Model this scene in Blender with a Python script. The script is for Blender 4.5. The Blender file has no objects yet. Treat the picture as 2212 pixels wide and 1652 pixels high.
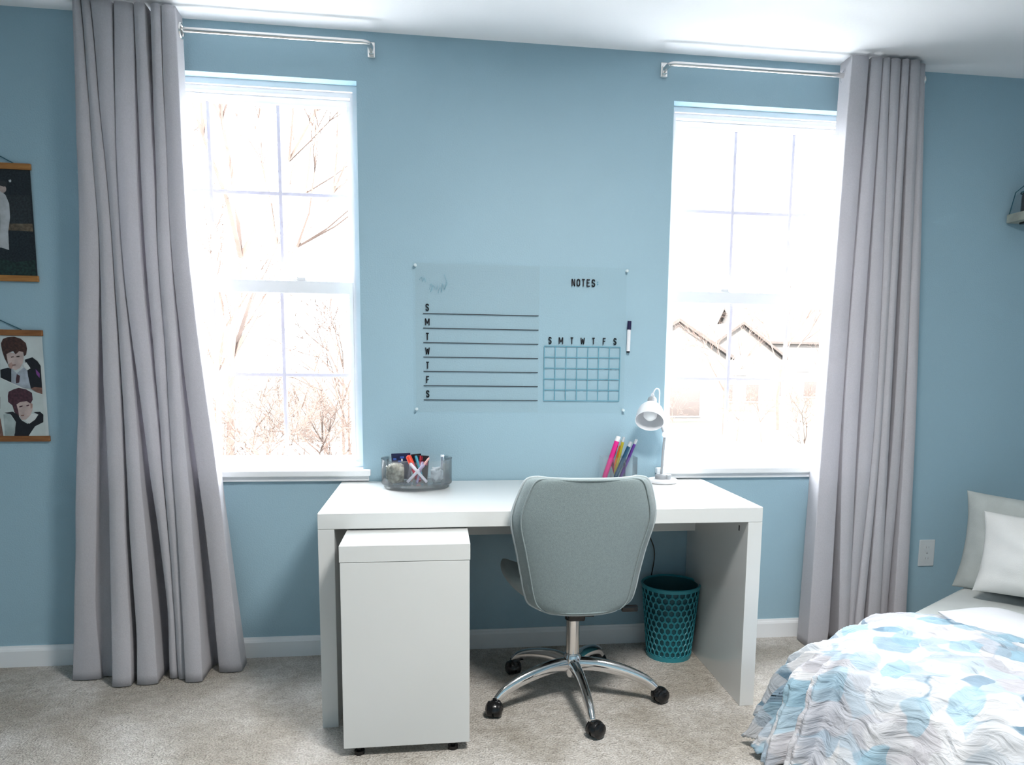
import bpy, bmesh, math, random
from mathutils import Vector, Matrix, noise

random.seed(7)
S = bpy.context.scene
COL = S.collection

# ------------------------------------------------------------------ camera
cam_data = bpy.data.cameras.new('camera')
cam = bpy.data.objects.new('camera', cam_data)
COL.objects.link(cam)
YAW, PITCH, ROLL = .14194, .13098, .01355
Fv = Vector((math.sin(YAW)*math.cos(PITCH), math.cos(YAW)*math.cos(PITCH), -math.sin(PITCH)))
Rv = Vector((math.cos(YAW), -math.sin(YAW), 0))
Uv = Rv.cross(Fv)
R2 = Rv*math.cos(ROLL) + Uv*math.sin(ROLL)
U2 = -Rv*math.sin(ROLL) + Uv*math.cos(ROLL)
m = Matrix((R2, U2, -Fv)).transposed().to_4x4()
m.translation = Vector((.44587, -3.15625, 1.23366))
cam.matrix_world = m
cam_data.sensor_width = 36
cam_data.lens = 1653.95/2212*36
cam_data.shift_x = -.03309
cam_data.shift_y = .0749
cam_data.clip_start = .05
cam_data.clip_end = 500
S.camera = cam

# ------------------------------------------------------------------ view, sky, sun, lights
S.view_settings.view_transform = 'Standard'
S.view_settings.look = 'None'
S.view_settings.gamma = 1
S.view_settings.use_curve_mapping = False
S.view_settings.exposure = 1.78

SKY = 6.4
S.cycles.transparent_max_bounces = 32
world = bpy.data.worlds.new('sky')
S.world = world
world.use_nodes = True
bg = world.node_tree.nodes['Background']
bg.inputs[0].default_value = (.93, .97, 1.0, 1)
bg.inputs[1].default_value = SKY

sun_d = bpy.data.lights.new('sun', 'SUN'); sun_d.energy = 9; sun_d.angle = .02; sun_d.color = (1, .96, .9)
sun = bpy.data.objects.new('sun', sun_d); COL.objects.link(sun)
sun.rotation_euler = (math.radians(48), 0, math.radians(-12))     # shines from behind the house out onto the gardens

for px in (-.3, 1.846):                                            # portals in the two window openings
    pd = bpy.data.lights.new('window_portal', 'AREA'); pd.shape = 'RECTANGLE'; pd.size = .86; pd.size_y = 1.46
    pd.cycles.is_portal = True
    po = bpy.data.objects.new('window_portal', pd); COL.objects.link(po)
    po.location = (px, .16, 1.525); po.rotation_euler = (math.radians(-90), 0, 0)

FILL_POWER = 19
ld = bpy.data.lights.new('ceiling_fill', 'AREA'); ld.shape = 'DISK'; ld.size = .5; ld.energy = FILL_POWER; ld.color = (1, .97, .93)
lo = bpy.data.objects.new('ceiling_fill', ld); COL.objects.link(lo)
lo.location = (1.1, -1.95, 2.395)                                    # unseen fill light, added overhead to brighten the room

# ------------------------------------------------------------------ materials
def mat(name, col, rough=.6, metal=0, bump=0, bscale=200, var=0, vscale=6, spec=.5, col2=None, trans=0, detail=3, sheen=0, coords='Object', stretch=None, coat=0):
    m = bpy.data.materials.new(name); m.use_nodes = True
    nt = m.node_tree; N = nt.nodes; L = nt.links
    b = N['Principled BSDF']
    b.inputs['Base Color'].default_value = (*col, 1)
    b.inputs['Roughness'].default_value = rough
    b.inputs['Metallic'].default_value = metal
    b.inputs['Specular IOR Level'].default_value = spec
    if sheen: b.inputs['Sheen Weight'].default_value = sheen
    if coat: b.inputs['Coat Weight'].default_value = coat; b.inputs['Coat Roughness'].default_value = .05
    tc = N.new('ShaderNodeTexCoord')
    src = tc.outputs[coords]
    if stretch:
        mp = N.new('ShaderNodeMapping'); mp.inputs['Scale'].default_value = stretch
        L.new(src, mp.inputs[0]); src = mp.outputs[0]
    if var or col2:
        n = N.new('ShaderNodeTexNoise'); n.inputs['Scale'].default_value = vscale; n.inputs['Detail'].default_value = detail
        L.new(src, n.inputs['Vector'])
        r = N.new('ShaderNodeValToRGB')
        c2 = col2 if col2 else tuple(c*(1-var) for c in col)
        r.color_ramp.elements[0].position = .35; r.color_ramp.elements[1].position = .65
        r.color_ramp.elements[0].color = (*c2, 1); r.color_ramp.elements[1].color = (*col, 1)
        L.new(n.outputs['Fac'], r.inputs[0]); L.new(r.outputs[0], b.inputs['Base Color'])
    if bump:
        n2 = N.new('ShaderNodeTexNoise'); n2.inputs['Scale'].default_value = bscale; n2.inputs['Detail'].default_value = 4
        L.new(src, n2.inputs['Vector'])
        bp = N.new('ShaderNodeBump'); bp.inputs['Strength'].default_value = bump; bp.inputs['Distance'].default_value = .004
        L.new(n2.outputs['Fac'], bp.inputs['Height']); L.new(bp.outputs[0], b.inputs['Normal'])
    if trans:
        out = N['Material Output']
        t = N.new('ShaderNodeBsdfTranslucent'); t.inputs[0].default_value = (*[min(1, c*1.1) for c in col], 1)
        mx = N.new('ShaderNodeMixShader'); mx.inputs[0].default_value = trans
        L.new(b.outputs[0], mx.inputs[1]); L.new(t.outputs[0], mx.inputs[2]); L.new(mx.outputs[0], out.inputs[0])
    return m

def thin(name, tint=(1, 1, 1), gloss=1.0, haze=0.0, hazecol=(1, 1, 1)):
    """thin clear sheet: transparent with fresnel gloss and a little haze"""
    m = bpy.data.materials.new(name); m.use_nodes = True
    nt = m.node_tree; N = nt.nodes; L = nt.links
    N.remove(N['Principled BSDF']); out = N['Material Output']
    t = N.new('ShaderNodeBsdfTransparent'); t.inputs[0].default_value = (*tint, 1)
    d = N.new('ShaderNodeBsdfDiffuse'); d.inputs[0].default_value = (*hazecol, 1)
    g = N.new('ShaderNodeBsdfGlossy'); g.inputs['Roughness'].default_value = .03
    f = N.new('ShaderNodeFresnel'); f.inputs[0].default_value = 1.45
    mu = N.new('ShaderNodeMath'); mu.operation = 'MULTIPLY'; mu.inputs[1].default_value = gloss
    m1 = N.new('ShaderNodeMixShader'); m1.inputs[0].default_value = haze
    m2 = N.new('ShaderNodeMixShader')
    L.new(t.outputs[0], m1.inputs[1]); L.new(d.outputs[0], m1.inputs[2])
    L.new(f.outputs[0], mu.inputs[0]); L.new(mu.outputs[0], m2.inputs[0])
    L.new(m1.outputs[0], m2.inputs[1]); L.new(g.outputs[0], m2.inputs[2]); L.new(m2.outputs[0], out.inputs[0])
    return m

M = {}
M['wall'] = mat('blue_wall_paint', (.335, .50, .59), .55, bump=.25, bscale=170, var=.03, vscale=2)
M['ceiling'] = mat('ceiling_paint', (.92, .92, .93), .9, bump=.1, bscale=90)
M['trim'] = mat('white_trim_paint', (.84, .86, .88), .35, bump=.04, bscale=30)
M['vinyl'] = mat('white_window_vinyl', (.90, .91, .94), .3, bump=.02, bscale=20)
M['muntin'] = mat('muntin_white', (.80, .77, .88), .4, bump=.02, trans=.06)
M['lacquer'] = mat('white_lacquer', (.69, .705, .70), .22, bump=.015, bscale=12, coat=.3)
M['lacquer_dull'] = mat('white_foil', (.70, .71, .70), .5, bump=.05, bscale=200)
M['curtain'] = mat('grey_linen', (.60, .585, .62), .9, bump=.35, bscale=420, var=.07, vscale=180, trans=.22, sheen=.2)
M['chrome'] = mat('chrome', (.82, .82, .83), .08, 1, bump=.01, bscale=5)
M['nickel'] = mat('brushed_nickel', (.78, .76, .74), .22, 1, bump=.02, bscale=60)
M['black'] = mat('black_plastic', (.008, .008, .009), .22, bump=.02, bscale=60)
M['chairfab'] = mat('grey_upholstery', (.25, .315, .325), .9, bump=.5, bscale=520, var=.12, vscale=160, sheen=.3)
M['piping'] = mat('pale_piping', (.46, .52, .54), .8, bump=.2, bscale=400)
M['teal'] = mat('teal_plastic', (.03, .27, .33), .4, bump=.03, bscale=60)
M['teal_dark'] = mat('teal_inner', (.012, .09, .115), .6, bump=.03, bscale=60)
M['lampwhite'] = mat('white_enamel', (.80, .80, .83), .3, bump=.02, bscale=30)
M['lampgrey'] = mat('grey_enamel', (.34, .36, .38), .4, bump=.02, bscale=30)
M['bulb'] = mat('frosted_bulb', (.85, .85, .86), .35, bump=.02, bscale=30)
M['wood'] = mat('brown_wood_rail', (.30, .125, .04), .6, bump=.2, bscale=60, col2=(.20, .075, .022), vscale=12, stretch=(1, 8, 8))
M['wood2'] = mat('honey_wood_rail', (.42, .19, .05), .6, bump=.2, bscale=60, col2=(.30, .12, .03), vscale=12, stretch=(1, 8, 8))
M['palewood'] = mat('pale_wood', (.36, .38, .33), .7, bump=.2, bscale=60, var=.3, vscale=20)
M['cord'] = mat('dark_teal_cord', (.02, .10, .14), .8, bump=.2)
M['film'] = thin('clear_film', (.995, 1, 1), .25, .05, (.6, .75, .8))
M['glass'] = thin('window_glass', (.99, 1, 1), .6)
M['acrylic'] = thin('clear_acrylic', (.985, .99, .99), .9, .045, (.85, .88, .92))
M['ink'] = mat('black_vinyl_print', (.006, .010, .018), .5, bump=.02)
M['gridline'] = mat('blue_grid_print', (.12, .32, .42), .6, bump=.02)
M['scrib'] = mat('faint_scribble', (.17, .38, .47), .6, bump=.02)
M['pin'] = mat('clear_pin', (.62, .72, .75), .2, bump=.02)
M['outlet'] = mat('white_outlet_plastic', (.62, .66, .68), .4, bump=.02)
M['sheet'] = mat('pale_grey_sheet', (.60, .63, .62), .9, bump=.25, bscale=300, var=.05, vscale=8)
M['sham'] = mat('grey_sham_cotton', (.46, .50, .49), .9, bump=.3, bscale=350, var=.10, vscale=14)
M['cushion'] = mat('white_cushion_cotton', (.68, .69, .68), .9, bump=.3, bscale=350, var=.04, vscale=14)
M['white_cotton'] = mat('white_cotton', (.68, .69, .72), .9, bump=.25, bscale=60, var=.04, vscale=6)

def carpet():
    m = mat('beige_carpet', (.50, .46, .41), .97, spec=.1)
    nt = m.node_tree; N = nt.nodes; L = nt.links; b = N['Principled BSDF']
    tc = N.new('ShaderNodeTexCoord')
    def ns(sc, det, dist=0):
        n = N.new('ShaderNodeTexNoise'); n.inputs['Scale'].default_value = sc; n.inputs['Detail'].default_value = det
        n.inputs['Distortion'].default_value = dist; L.new(tc.outputs['Object'], n.inputs['Vector']); return n
    big = ns(2.6, 5, .6); fine = ns(150, 3); mid = ns(28, 3, .5)
    def ramp(n, c0, c1, p0=.3, p1=.7):
        r = N.new('ShaderNodeValToRGB'); r.color_ramp.elements[0].position = p0; r.color_ramp.elements[1].position = p1
        r.color_ramp.elements[0].color = (*c0, 1); r.color_ramp.elements[1].color = (*c1, 1); L.new(n.outputs['Fac'], r.inputs[0]); return r
    r1 = ramp(big, (.60, .555, .49), (.86, .82, .775), .4, .62)
    r2 = ramp(fine, (.66, .65, .64), (1, 1, 1), .33, .62)
    r3 = ramp(mid, (.84, .83, .82), (1, 1, 1), .35, .6)
    def mul(a, c):
        x = N.new('ShaderNodeMix'); x.data_type = 'RGBA'; x.blend_type = 'MULTIPLY'; x.inputs[0].default_value = 1
        L.new(a, x.inputs[6]); L.new(c, x.inputs[7]); return x.outputs[2]
    L.new(mul(mul(r1.outputs[0], r2.outputs[0]), r3.outputs[0]), b.inputs['Base Color'])
    add = N.new('ShaderNodeMath'); add.operation = 'ADD'; L.new(fine.outputs['Fac'], add.inputs[0]); L.new(mid.outputs['Fac'], add.inputs[1])
    bp = N.new('ShaderNodeBump'); bp.inputs['Strength'].default_value = 1; bp.inputs['Distance'].default_value = .012
    L.new(add.outputs[0], bp.inputs['Height']); L.new(bp.outputs[0], b.inputs['Normal'])
    return m
M['carpet'] = carpet()

def comforter_mat():
    """white cotton with overlapping brush-stroke petals in blues and greys"""
    m = mat('petal_print_cotton', (.8, .82, .86), .9)
    nt = m.node_tree; N = nt.nodes; L = nt.links; b = N['Principled BSDF']
    uv = N.new('ShaderNodeTexCoord')
    wn = N.new('ShaderNodeTexNoise'); wn.inputs['Scale'].default_value = 9; wn.inputs['Detail'].default_value = 2
    L.new(uv.outputs['UV'], wn.inputs['Vector'])
    base = (.66, .67, .70, 1)
    cur = None
    layers = [(4.6, 1.0, 1.6, .60, .50, (.38, .48, .58)), (4.2, 1.7, 1.0, .55, .45, (.50, .49, .53)), (5.5, 1.0, 1.5, .52, .38, (.29, .41, .51)),
              (6.2, 1.0, 1.7, .46, .20, (.10, .20, .29)), (7.0, 1.4, 1.0, .50, .30, (.66, .67, .70)), (7.5, 1.0, 1.3, .45, .20, (.30, .47, .58))]
    for i, (sc, sx, sy, rad, prob, c) in enumerate(layers):
        mp = N.new('ShaderNodeMapping'); mp.inputs['Scale'].default_value = (sx, sy, 1); mp.inputs['Location'].default_value = (i*3.17, i*1.71, 0)
        mp.inputs['Rotation'].default_value = (0, 0, .5*i - .6)
        ad = N.new('ShaderNodeMix'); ad.data_type = 'RGBA'; ad.blend_type = 'LINEAR_LIGHT'; ad.inputs[0].default_value = .045
        L.new(uv.outputs['UV'], ad.inputs[6]); L.new(wn.outputs['Color'], ad.inputs[7]); L.new(ad.outputs[2], mp.inputs[0])
        v = N.new('ShaderNodeTexVoronoi'); v.voronoi_dimensions = '2D'; v.inputs['Scale'].default_value = sc; v.inputs['Randomness'].default_value = .9
        L.new(mp.outputs[0], v.inputs['Vector'])
        lt = N.new('ShaderNodeMapRange'); lt.inputs[1].default_value = rad; lt.inputs[2].default_value = rad-.05
        L.new(v.outputs['Distance'], lt.inputs[0])
        sp = N.new('ShaderNodeSeparateColor'); L.new(v.outputs['Color'], sp.inputs[0])
        gt = N.new('ShaderNodeMath'); gt.operation = 'LESS_THAN'; gt.inputs[1].default_value = prob+.14; L.new(sp.outputs[0], gt.inputs[0])
        mm = N.new('ShaderNodeMath'); mm.operation = 'MULTIPLY'; L.new(lt.outputs[0], mm.inputs[0]); L.new(gt.outputs[0], mm.inputs[1])
        wash = N.new('ShaderNodeMapRange'); wash.inputs[3].default_value = .55; wash.inputs[4].default_value = 1; L.new(sp.outputs[1], wash.inputs[0])
        mw = N.new('ShaderNodeMath'); mw.operation = 'MULTIPLY'; L.new(mm.outputs[0], mw.inputs[0]); L.new(wash.outputs[0], mw.inputs[1])
        x = N.new('ShaderNodeMix'); x.data_type = 'RGBA'; L.new(mw.outputs[0], x.inputs[0])
        if cur is None: x.inputs[6].default_value = base
        else: L.new(cur, x.inputs[6])
        x.inputs[7].default_value = (*c, 1); cur = x.outputs[2]
    L.new(cur, b.inputs['Base Color'])
    n = N.new('ShaderNodeTexNoise'); n.inputs['Scale'].default_value = 26; n.inputs['Detail'].default_value = 5; n.inputs['Distortion'].default_value = .8
    mp = N.new('ShaderNodeMapping'); mp.inputs['Scale'].default_value = (1.0, .45, 1); L.new(uv.outputs['UV'], mp.inputs[0]); L.new(mp.outputs[0], n.inputs['Vector'])
    bp = N.new('ShaderNodeBump'); bp.inputs['Strength'].default_value = .8; bp.inputs['Distance'].default_value = .024
    L.new(n.outputs['Fac'], bp.inputs['Height']); L.new(bp.outputs[0], b.inputs['Normal'])
    return m
M['comforter'] = comforter_mat()

# ------------------------------------------------------------------ helpers
def link(name, bm, m, parent=None, smooth=False, mats=None):
    me = bpy.data.meshes.new(name)
    bmesh.ops.recalc_face_normals(bm, faces=bm.faces[:])
    bm.to_mesh(me); bm.free()
    o = bpy.data.objects.new(name, me); COL.objects.link(o)
    for q in (mats or [m]): me.materials.append(q)
    if smooth:
        me.shade_smooth()
        if smooth != 'all':
            me.set_sharp_from_angle(angle=math.radians(40))
    if parent:
        o.parent = parent
        o.matrix_parent_inverse = Matrix.Translation(-Vector(parent_loc(parent)))
    return o

def parent_loc(p):
    v = Vector(p.location)
    while p.parent:
        p = p.parent
        if p.type == 'EMPTY': pass
        v = v + Vector(p.location) if False else v
    return v

def thing(name, label, cat, loc, group=None):
    o = bpy.data.objects.new(name, None); COL.objects.link(o)
    o.location = loc; o.empty_display_size = .05
    o['label'] = label; o['category'] = cat
    if group: o['group'] = group
    return o

def tag(o, label, cat, group=None):
    o['label'] = label; o['category'] = cat
    if group: o['group'] = group
    return o

def struct(o):
    o['kind'] = 'structure'; return o

def box(bm, lo, hi, bevel=0, seg=2, mi=0):
    lo = Vector(lo); hi = Vector(hi); c = (lo+hi)/2; s = hi-lo
    r = bmesh.ops.create_cube(bm, size=1, matrix=Matrix.Translation(c) @ Matrix.Diagonal((*s, 1)))
    vs = r['verts']
    for f in {f for v in vs for f in v.link_faces}: f.material_index = mi
    if bevel:
        es = list({e for v in vs for e in v.link_edges})
        bmesh.ops.bevel(bm, geom=es, offset=bevel, segments=seg, affect='EDGES', profile=.5)
    return vs

def cyl(bm, p0, p1, r0, r1=None, n=24, cap=True):
    p0 = Vector(p0); p1 = Vector(p1); r1 = r0 if r1 is None else r1
    d = p1-p0; q = d.to_track_quat('Z', 'Y').to_matrix().to_4x4()
    return bmesh.ops.create_cone(bm, cap_ends=cap, segments=n, radius1=r0, radius2=r1, depth=d.length,
                                 matrix=Matrix.Translation((p0+p1)/2) @ q)['verts']

def tube(bm, pts, rad, n=10, flat=None, closed=False):
    """swept tube; rad number or list; flat=(wx, wz) scales for an elliptical section"""
    pts = [Vector(p) for p in pts]; k = len(pts)
    rads = rad if isinstance(rad, (list, tuple)) else [rad]*k
    rings = []; up = None
    for i, p in enumerate(pts):
        a = pts[i-1] if (i > 0 or closed) else p; b = pts[(i+1) % k] if (i < k-1 or closed) else p
        t = (b-a).normalized()
        if up is None:
            up = Vector((0, 0, 1)) if abs(t.z) < .9 else Vector((0, 1, 0))
        s = t.cross(up).normalized(); u2 = s.cross(t).normalized(); up = u2
        fx, fz = flat if flat else (1, 1)
        rings.append([bm.verts.new(p + s*math.cos(2*math.pi*j/n)*rads[i]*fx + u2*math.sin(2*math.pi*j/n)*rads[i]*fz) for j in range(n)])
    for i in range(k if closed else k-1):
        A = rings[i]; B = rings[(i+1) % k]
        for j in range(n): bm.faces.new((A[j], A[(j+1) % n], B[(j+1) % n], B[j]))
    if not closed:
        bm.faces.new(rings[0][::-1]); bm.faces.new(rings[-1])

def lathe(bm, prof, c=(0, 0, 0), n=40, mtx=None, closed=False):
    """profile [(r,z)] revolved about z at c; mtx optional 4x4 applied instead"""
    T = mtx if mtx else Matrix.Translation(c)
    rings = []
    for r, z in prof:
        if r < 1e-6: rings.append([bm.verts.new(T @ Vector((0, 0, z)))])
        else: rings.append([bm.verts.new(T @ Vector((r*math.cos(2*math.pi*j/n), r*math.sin(2*math.pi*j/n), z))) for j in range(n)])
    prs = list(zip(rings, rings[1:]))
    if closed: prs.append((rings[-1], rings[0]))
    for A, B in prs:
        for j in range(n):
            a0 = A[j % len(A)]; a1 = A[(j+1) % len(A)]; b0 = B[j % len(B)]; b1 = B[(j+1) % len(B)]
            vs = []
            for v in (a0, a1, b1, b0):
                if v not in vs: vs.append(v)
            if len(vs) > 2: bm.faces.new(vs)

def bez(ps, n=12):
    """Catmull-Rom through points"""
    ps = [Vector(p) for p in ps]; out = []
    P = [ps[0]*2-ps[1]] + ps + [ps[-1]*2-ps[-2]]
    for i in range(1, len(P)-2):
        for k in range(n):
            t = k/n; a, b, c, d = P[i-1:i+3]
            out.append(.5*((2*b)+(c-a)*t+(2*a-5*b+4*c-d)*t*t+(3*b-a-3*c+d)*t**3))
    out.append(ps[-1]); return out

# ------------------------------------------------------------------ room shell
XL, XR, YB, H = -2.3, 4.3, -4.3, 2.452
WL = (-.744, .147); WR = (1.401, 2.292); WZ = (.765, 2.272)
bm = bmesh.new()
T = .2
for lo, hi in (((XL-T, 0, -.15), (WL[0], T, H+.15)), ((WL[1], 0, -.15), (WR[0], T, H+.15)), ((WR[1], 0, -.15), (XR+T, T, H+.15)),
               ((WL[0], 0, WZ[1]), (WL[1], T, H+.15)), ((WR[0], 0, WZ[1]), (WR[1], T, H+.15)),
               ((WL[0], 0, -.15), (WL[1], T, WZ[0])), ((WR[0], 0, -.15), (WR[1], T, WZ[0]))):
    box(bm, lo, hi)
struct(link('wall_back', bm, M['wall']))
for nm, lo, hi in (('wall_left', (XL-T, YB, -.15), (XL, 0, H+.15)), ('wall_right', (XR, YB, -.15), (XR+T, 0, H+.15)), ('wall_front', (XL-T, YB-T, -.15), (XR+T, YB, H+.15))):
    bm = bmesh.new(); box(bm, lo, hi); struct(link(nm, bm, M['wall']))
bm = bmesh.new(); box(bm, (XL-.02, YB-.02, -.15), (XR+.02, .02, 0)); struct(link('floor', bm, M['carpet']))
bm = bmesh.new(); box(bm, (XL-.02, YB-.02, H), (XR+.02, .02, H+.2)); struct(link('ceiling', bm, M['ceiling']))
def base_run(nm, p0, p1, nrm):
    bm = bmesh.new(); p0 = Vector(p0); p1 = Vector(p1); nrm = Vector(nrm)
    prof = [(0, .0), (.014, 0), (.014, .064), (.011, .072), (.008, .076), (.006, .083), (0, .083)]
    A = [bm.verts.new(p0+nrm*d+Vector((0, 0, z))) for d, z in prof]; B = [bm.verts.new(p1+nrm*d+Vector((0, 0, z))) for d, z in prof]
    for i in range(len(prof)-1): bm.faces.new((A[i], B[i], B[i+1], A[i+1]))
    bm.faces.new(A); bm.faces.new(B[::-1]); bm.faces.new((A[0], A[-1], B[-1], B[0]))
    struct(link(nm, bm, M['trim']))
base_run('baseboard_back', (XL, 0, 0), (XR, 0, 0), (0, -1, 0))
base_run('baseboard_left', (XL, YB, 0), (XL, -.014, 0), (1, 0, 0))
base_run('baseboard_right', (XR, YB, 0), (XR, -.014, 0), (-1, 0, 0))
base_run('baseboard_front', (XL+.014, YB, 0), (XR-.014, YB, 0), (0, 1, 0))

# invented ceiling ring around the added fill light
t = thing('fill_light_ring', 'round nickel ring around an added fill light, unseen above the middle of the room', 'ceiling light', (1.1, -1.95, H))
bm = bmesh.new(); lathe(bm, [(.30, H), (.30, H-.05), (.285, H-.053), (.283, H), (.30, H)], (1.1, -1.95, 0), 40); link('ring', bm, M['nickel'], t, True)

# ------------------------------------------------------------------ windows
def window(nm, x0, x1, ax):
    root = bpy.data.objects.new(nm, None); COL.objects.link(root); root.location = (x0, 0, WZ[0]); root['kind'] = 'structure'
    z0, z1 = .777, WZ[1]
    bm = bmesh.new()                                              # vinyl master frame, stepped
    for d0, d1, w, wt, wb in ((.06, .19, .022, .022, .020), (.078, .19, .034, .040, .026)):
        box(bm, (x0, d0, z0), (x0+w, d1, z1)); box(bm, (x1-w, d0, z0), (x1, d1, z1))
        box(bm, (x0+w, d0, z1-wt), (x1-w, d1, z1)); box(bm, (x0+w, d0, z0), (x1-w, d1, z0+wb))
    link('window_frame', bm, M['vinyl'], root)
    gx0, gx1 = x0+.052, x1-.052
    for part, (za, zb), (ya, yb), (ob, ot) in (('upper_sash', (1.528, 2.203), (.112, .142), (.030, .030)), ('lower_sash', (.822, 1.478), (.080, .110), (.024, .050))):
        bm = bmesh.new()
        box(bm, (x0+.034, ya, za-ob), (gx0, yb, zb+ot), .003); box(bm, (gx1, ya, za-ob), (x1-.034, yb, zb+ot), .003)
        box(bm, (gx0-.004, ya, za-ob), (gx1+.004, yb, za), .003); box(bm, (gx0-.004, ya, zb), (gx1+.004, yb, zb+ot), .003)
        sash = link(part, bm, M['vinyl'], root)
        ym = (ya+yb)/2; w = .0075; zm = (za+zb)/2+.003
        xs = [gx0, gx0+(gx1-gx0)/3, gx0+2*(gx1-gx0)/3, gx1]
        for xx in xs[1:3]:
            bm = bmesh.new(); box(bm, (xx-w, ym-.007, za), (xx+w, ym+.007, zb), .002); link('muntin', bm, M['muntin'], sash)
        bm = bmesh.new(); box(bm, (gx0, ym-.006, zm-w), (gx1, ym+.006, zm+w), .002); link('muntin', bm, M['muntin'], sash)
        for i in range(3):
            for za2, zb2 in ((za, zm-w), (zm+w, zb)):
                bm = bmesh.new(); xa, xb = xs[i]+(w if i else 0), xs[i+1]-(w if i < 2 else 0)
                bm.faces.new([bm.verts.new((x, ym, z)) for x, z in ((xa, za2), (xb, za2), (xb, zb2), (xa, zb2))])
                link('pane', bm, M['glass'], sash)
    for fx in (.3, .72):                                          # tilt latches on the meeting rail
        cx = x0+(x1-x0)*fx; bm = bmesh.new()
        box(bm, (cx-.035, .085, 1.528), (cx+.035, .105, 1.534), .002); box(bm, (cx-.005, .082, 1.532), (cx+.030, .100, 1.543), .003)
        link('sash_lock', bm, M['vinyl'], root)
    bm = bmesh.new()
    box(bm, (x0-.031, -.036, .752), (x1+.031, 0, .777), .004); box(bm, (x0+.001, -.002, .7655), (x1-.001, .06, .777))
    box(bm, (x0-.024, -.018, .731), (x1+.024, 0, .752), .003)
    link('window_sill', bm, M['trim'], root)
    return root
window('window_1', *WL, 0)
window('window_2', *WR, 0)

# ------------------------------------------------------------------ curtain rods and curtains
def rod(nm, label, xa, xb, d):
    t = thing(nm, label, 'curtain rod', (xa, 0, 2.38))
    s = 1 if xa < xb else -1
    for xe, sg in ((xa, 1), (xb, -1)):
        pass
    lo, hi = min(xa, xb), max(xa, xb)
    bm = bmesh.new()
    path = [(lo, -.008, 2.385)] + [(lo, -.05, 2.382)] + [(lo+.025*(1-math.cos(a)), -.065-.025*math.sin(a), 2.38) for a in (0, .4, .8, 1.2, 1.57)]
    path += [(hi-.025*(1-math.cos(a)), -.065-.025*math.sin(a), 2.38) for a in (1.57, 1.2, .8, .4, 0)] + [(hi, -.05, 2.382), (hi, -.008, 2.385)]
    tube(bm, path, .0095, 14); link('rod', bm, M['nickel'], t, True)
    for xe in (lo, hi):
        bm = bmesh.new(); box(bm, (xe-.014, -.009, 2.356), (xe+.014, 0, 2.414), .003); box(bm, (xe-.009, -.02, 2.366), (xe+.009, -.008, 2.40), .003)
        link('wall_plate', bm, M['nickel'], t)
    return t
rod('curtain_rod', 'slim metal curtain rod above the left window, bent back to the wall at its end', -.79, .205, 1)
rod('curtain_rod', 'slim metal curtain rod above the right window, its bare end beside the planner', 2.42, 1.353, -1)

def bspline(pts, sub=5):
    P = [pts[0], pts[0]] + list(pts) + [pts[-1], pts[-1]]
    out = []
    for i in range(len(P)-3):
        a, b, c, d = P[i:i+4]
        for k in range(sub):
            t = k/sub
            w = ((1-t)**3/6, (3*t**3-6*t*t+4)/6, (-3*t**3+3*t*t+3*t+1)/6, t**3/6)
            out.append(tuple(w[0]*a[j]+w[1]*b[j]+w[2]*c[j]+w[3]*d[j] for j in range(2)))
    out.append(pts[-1]); return out

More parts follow.
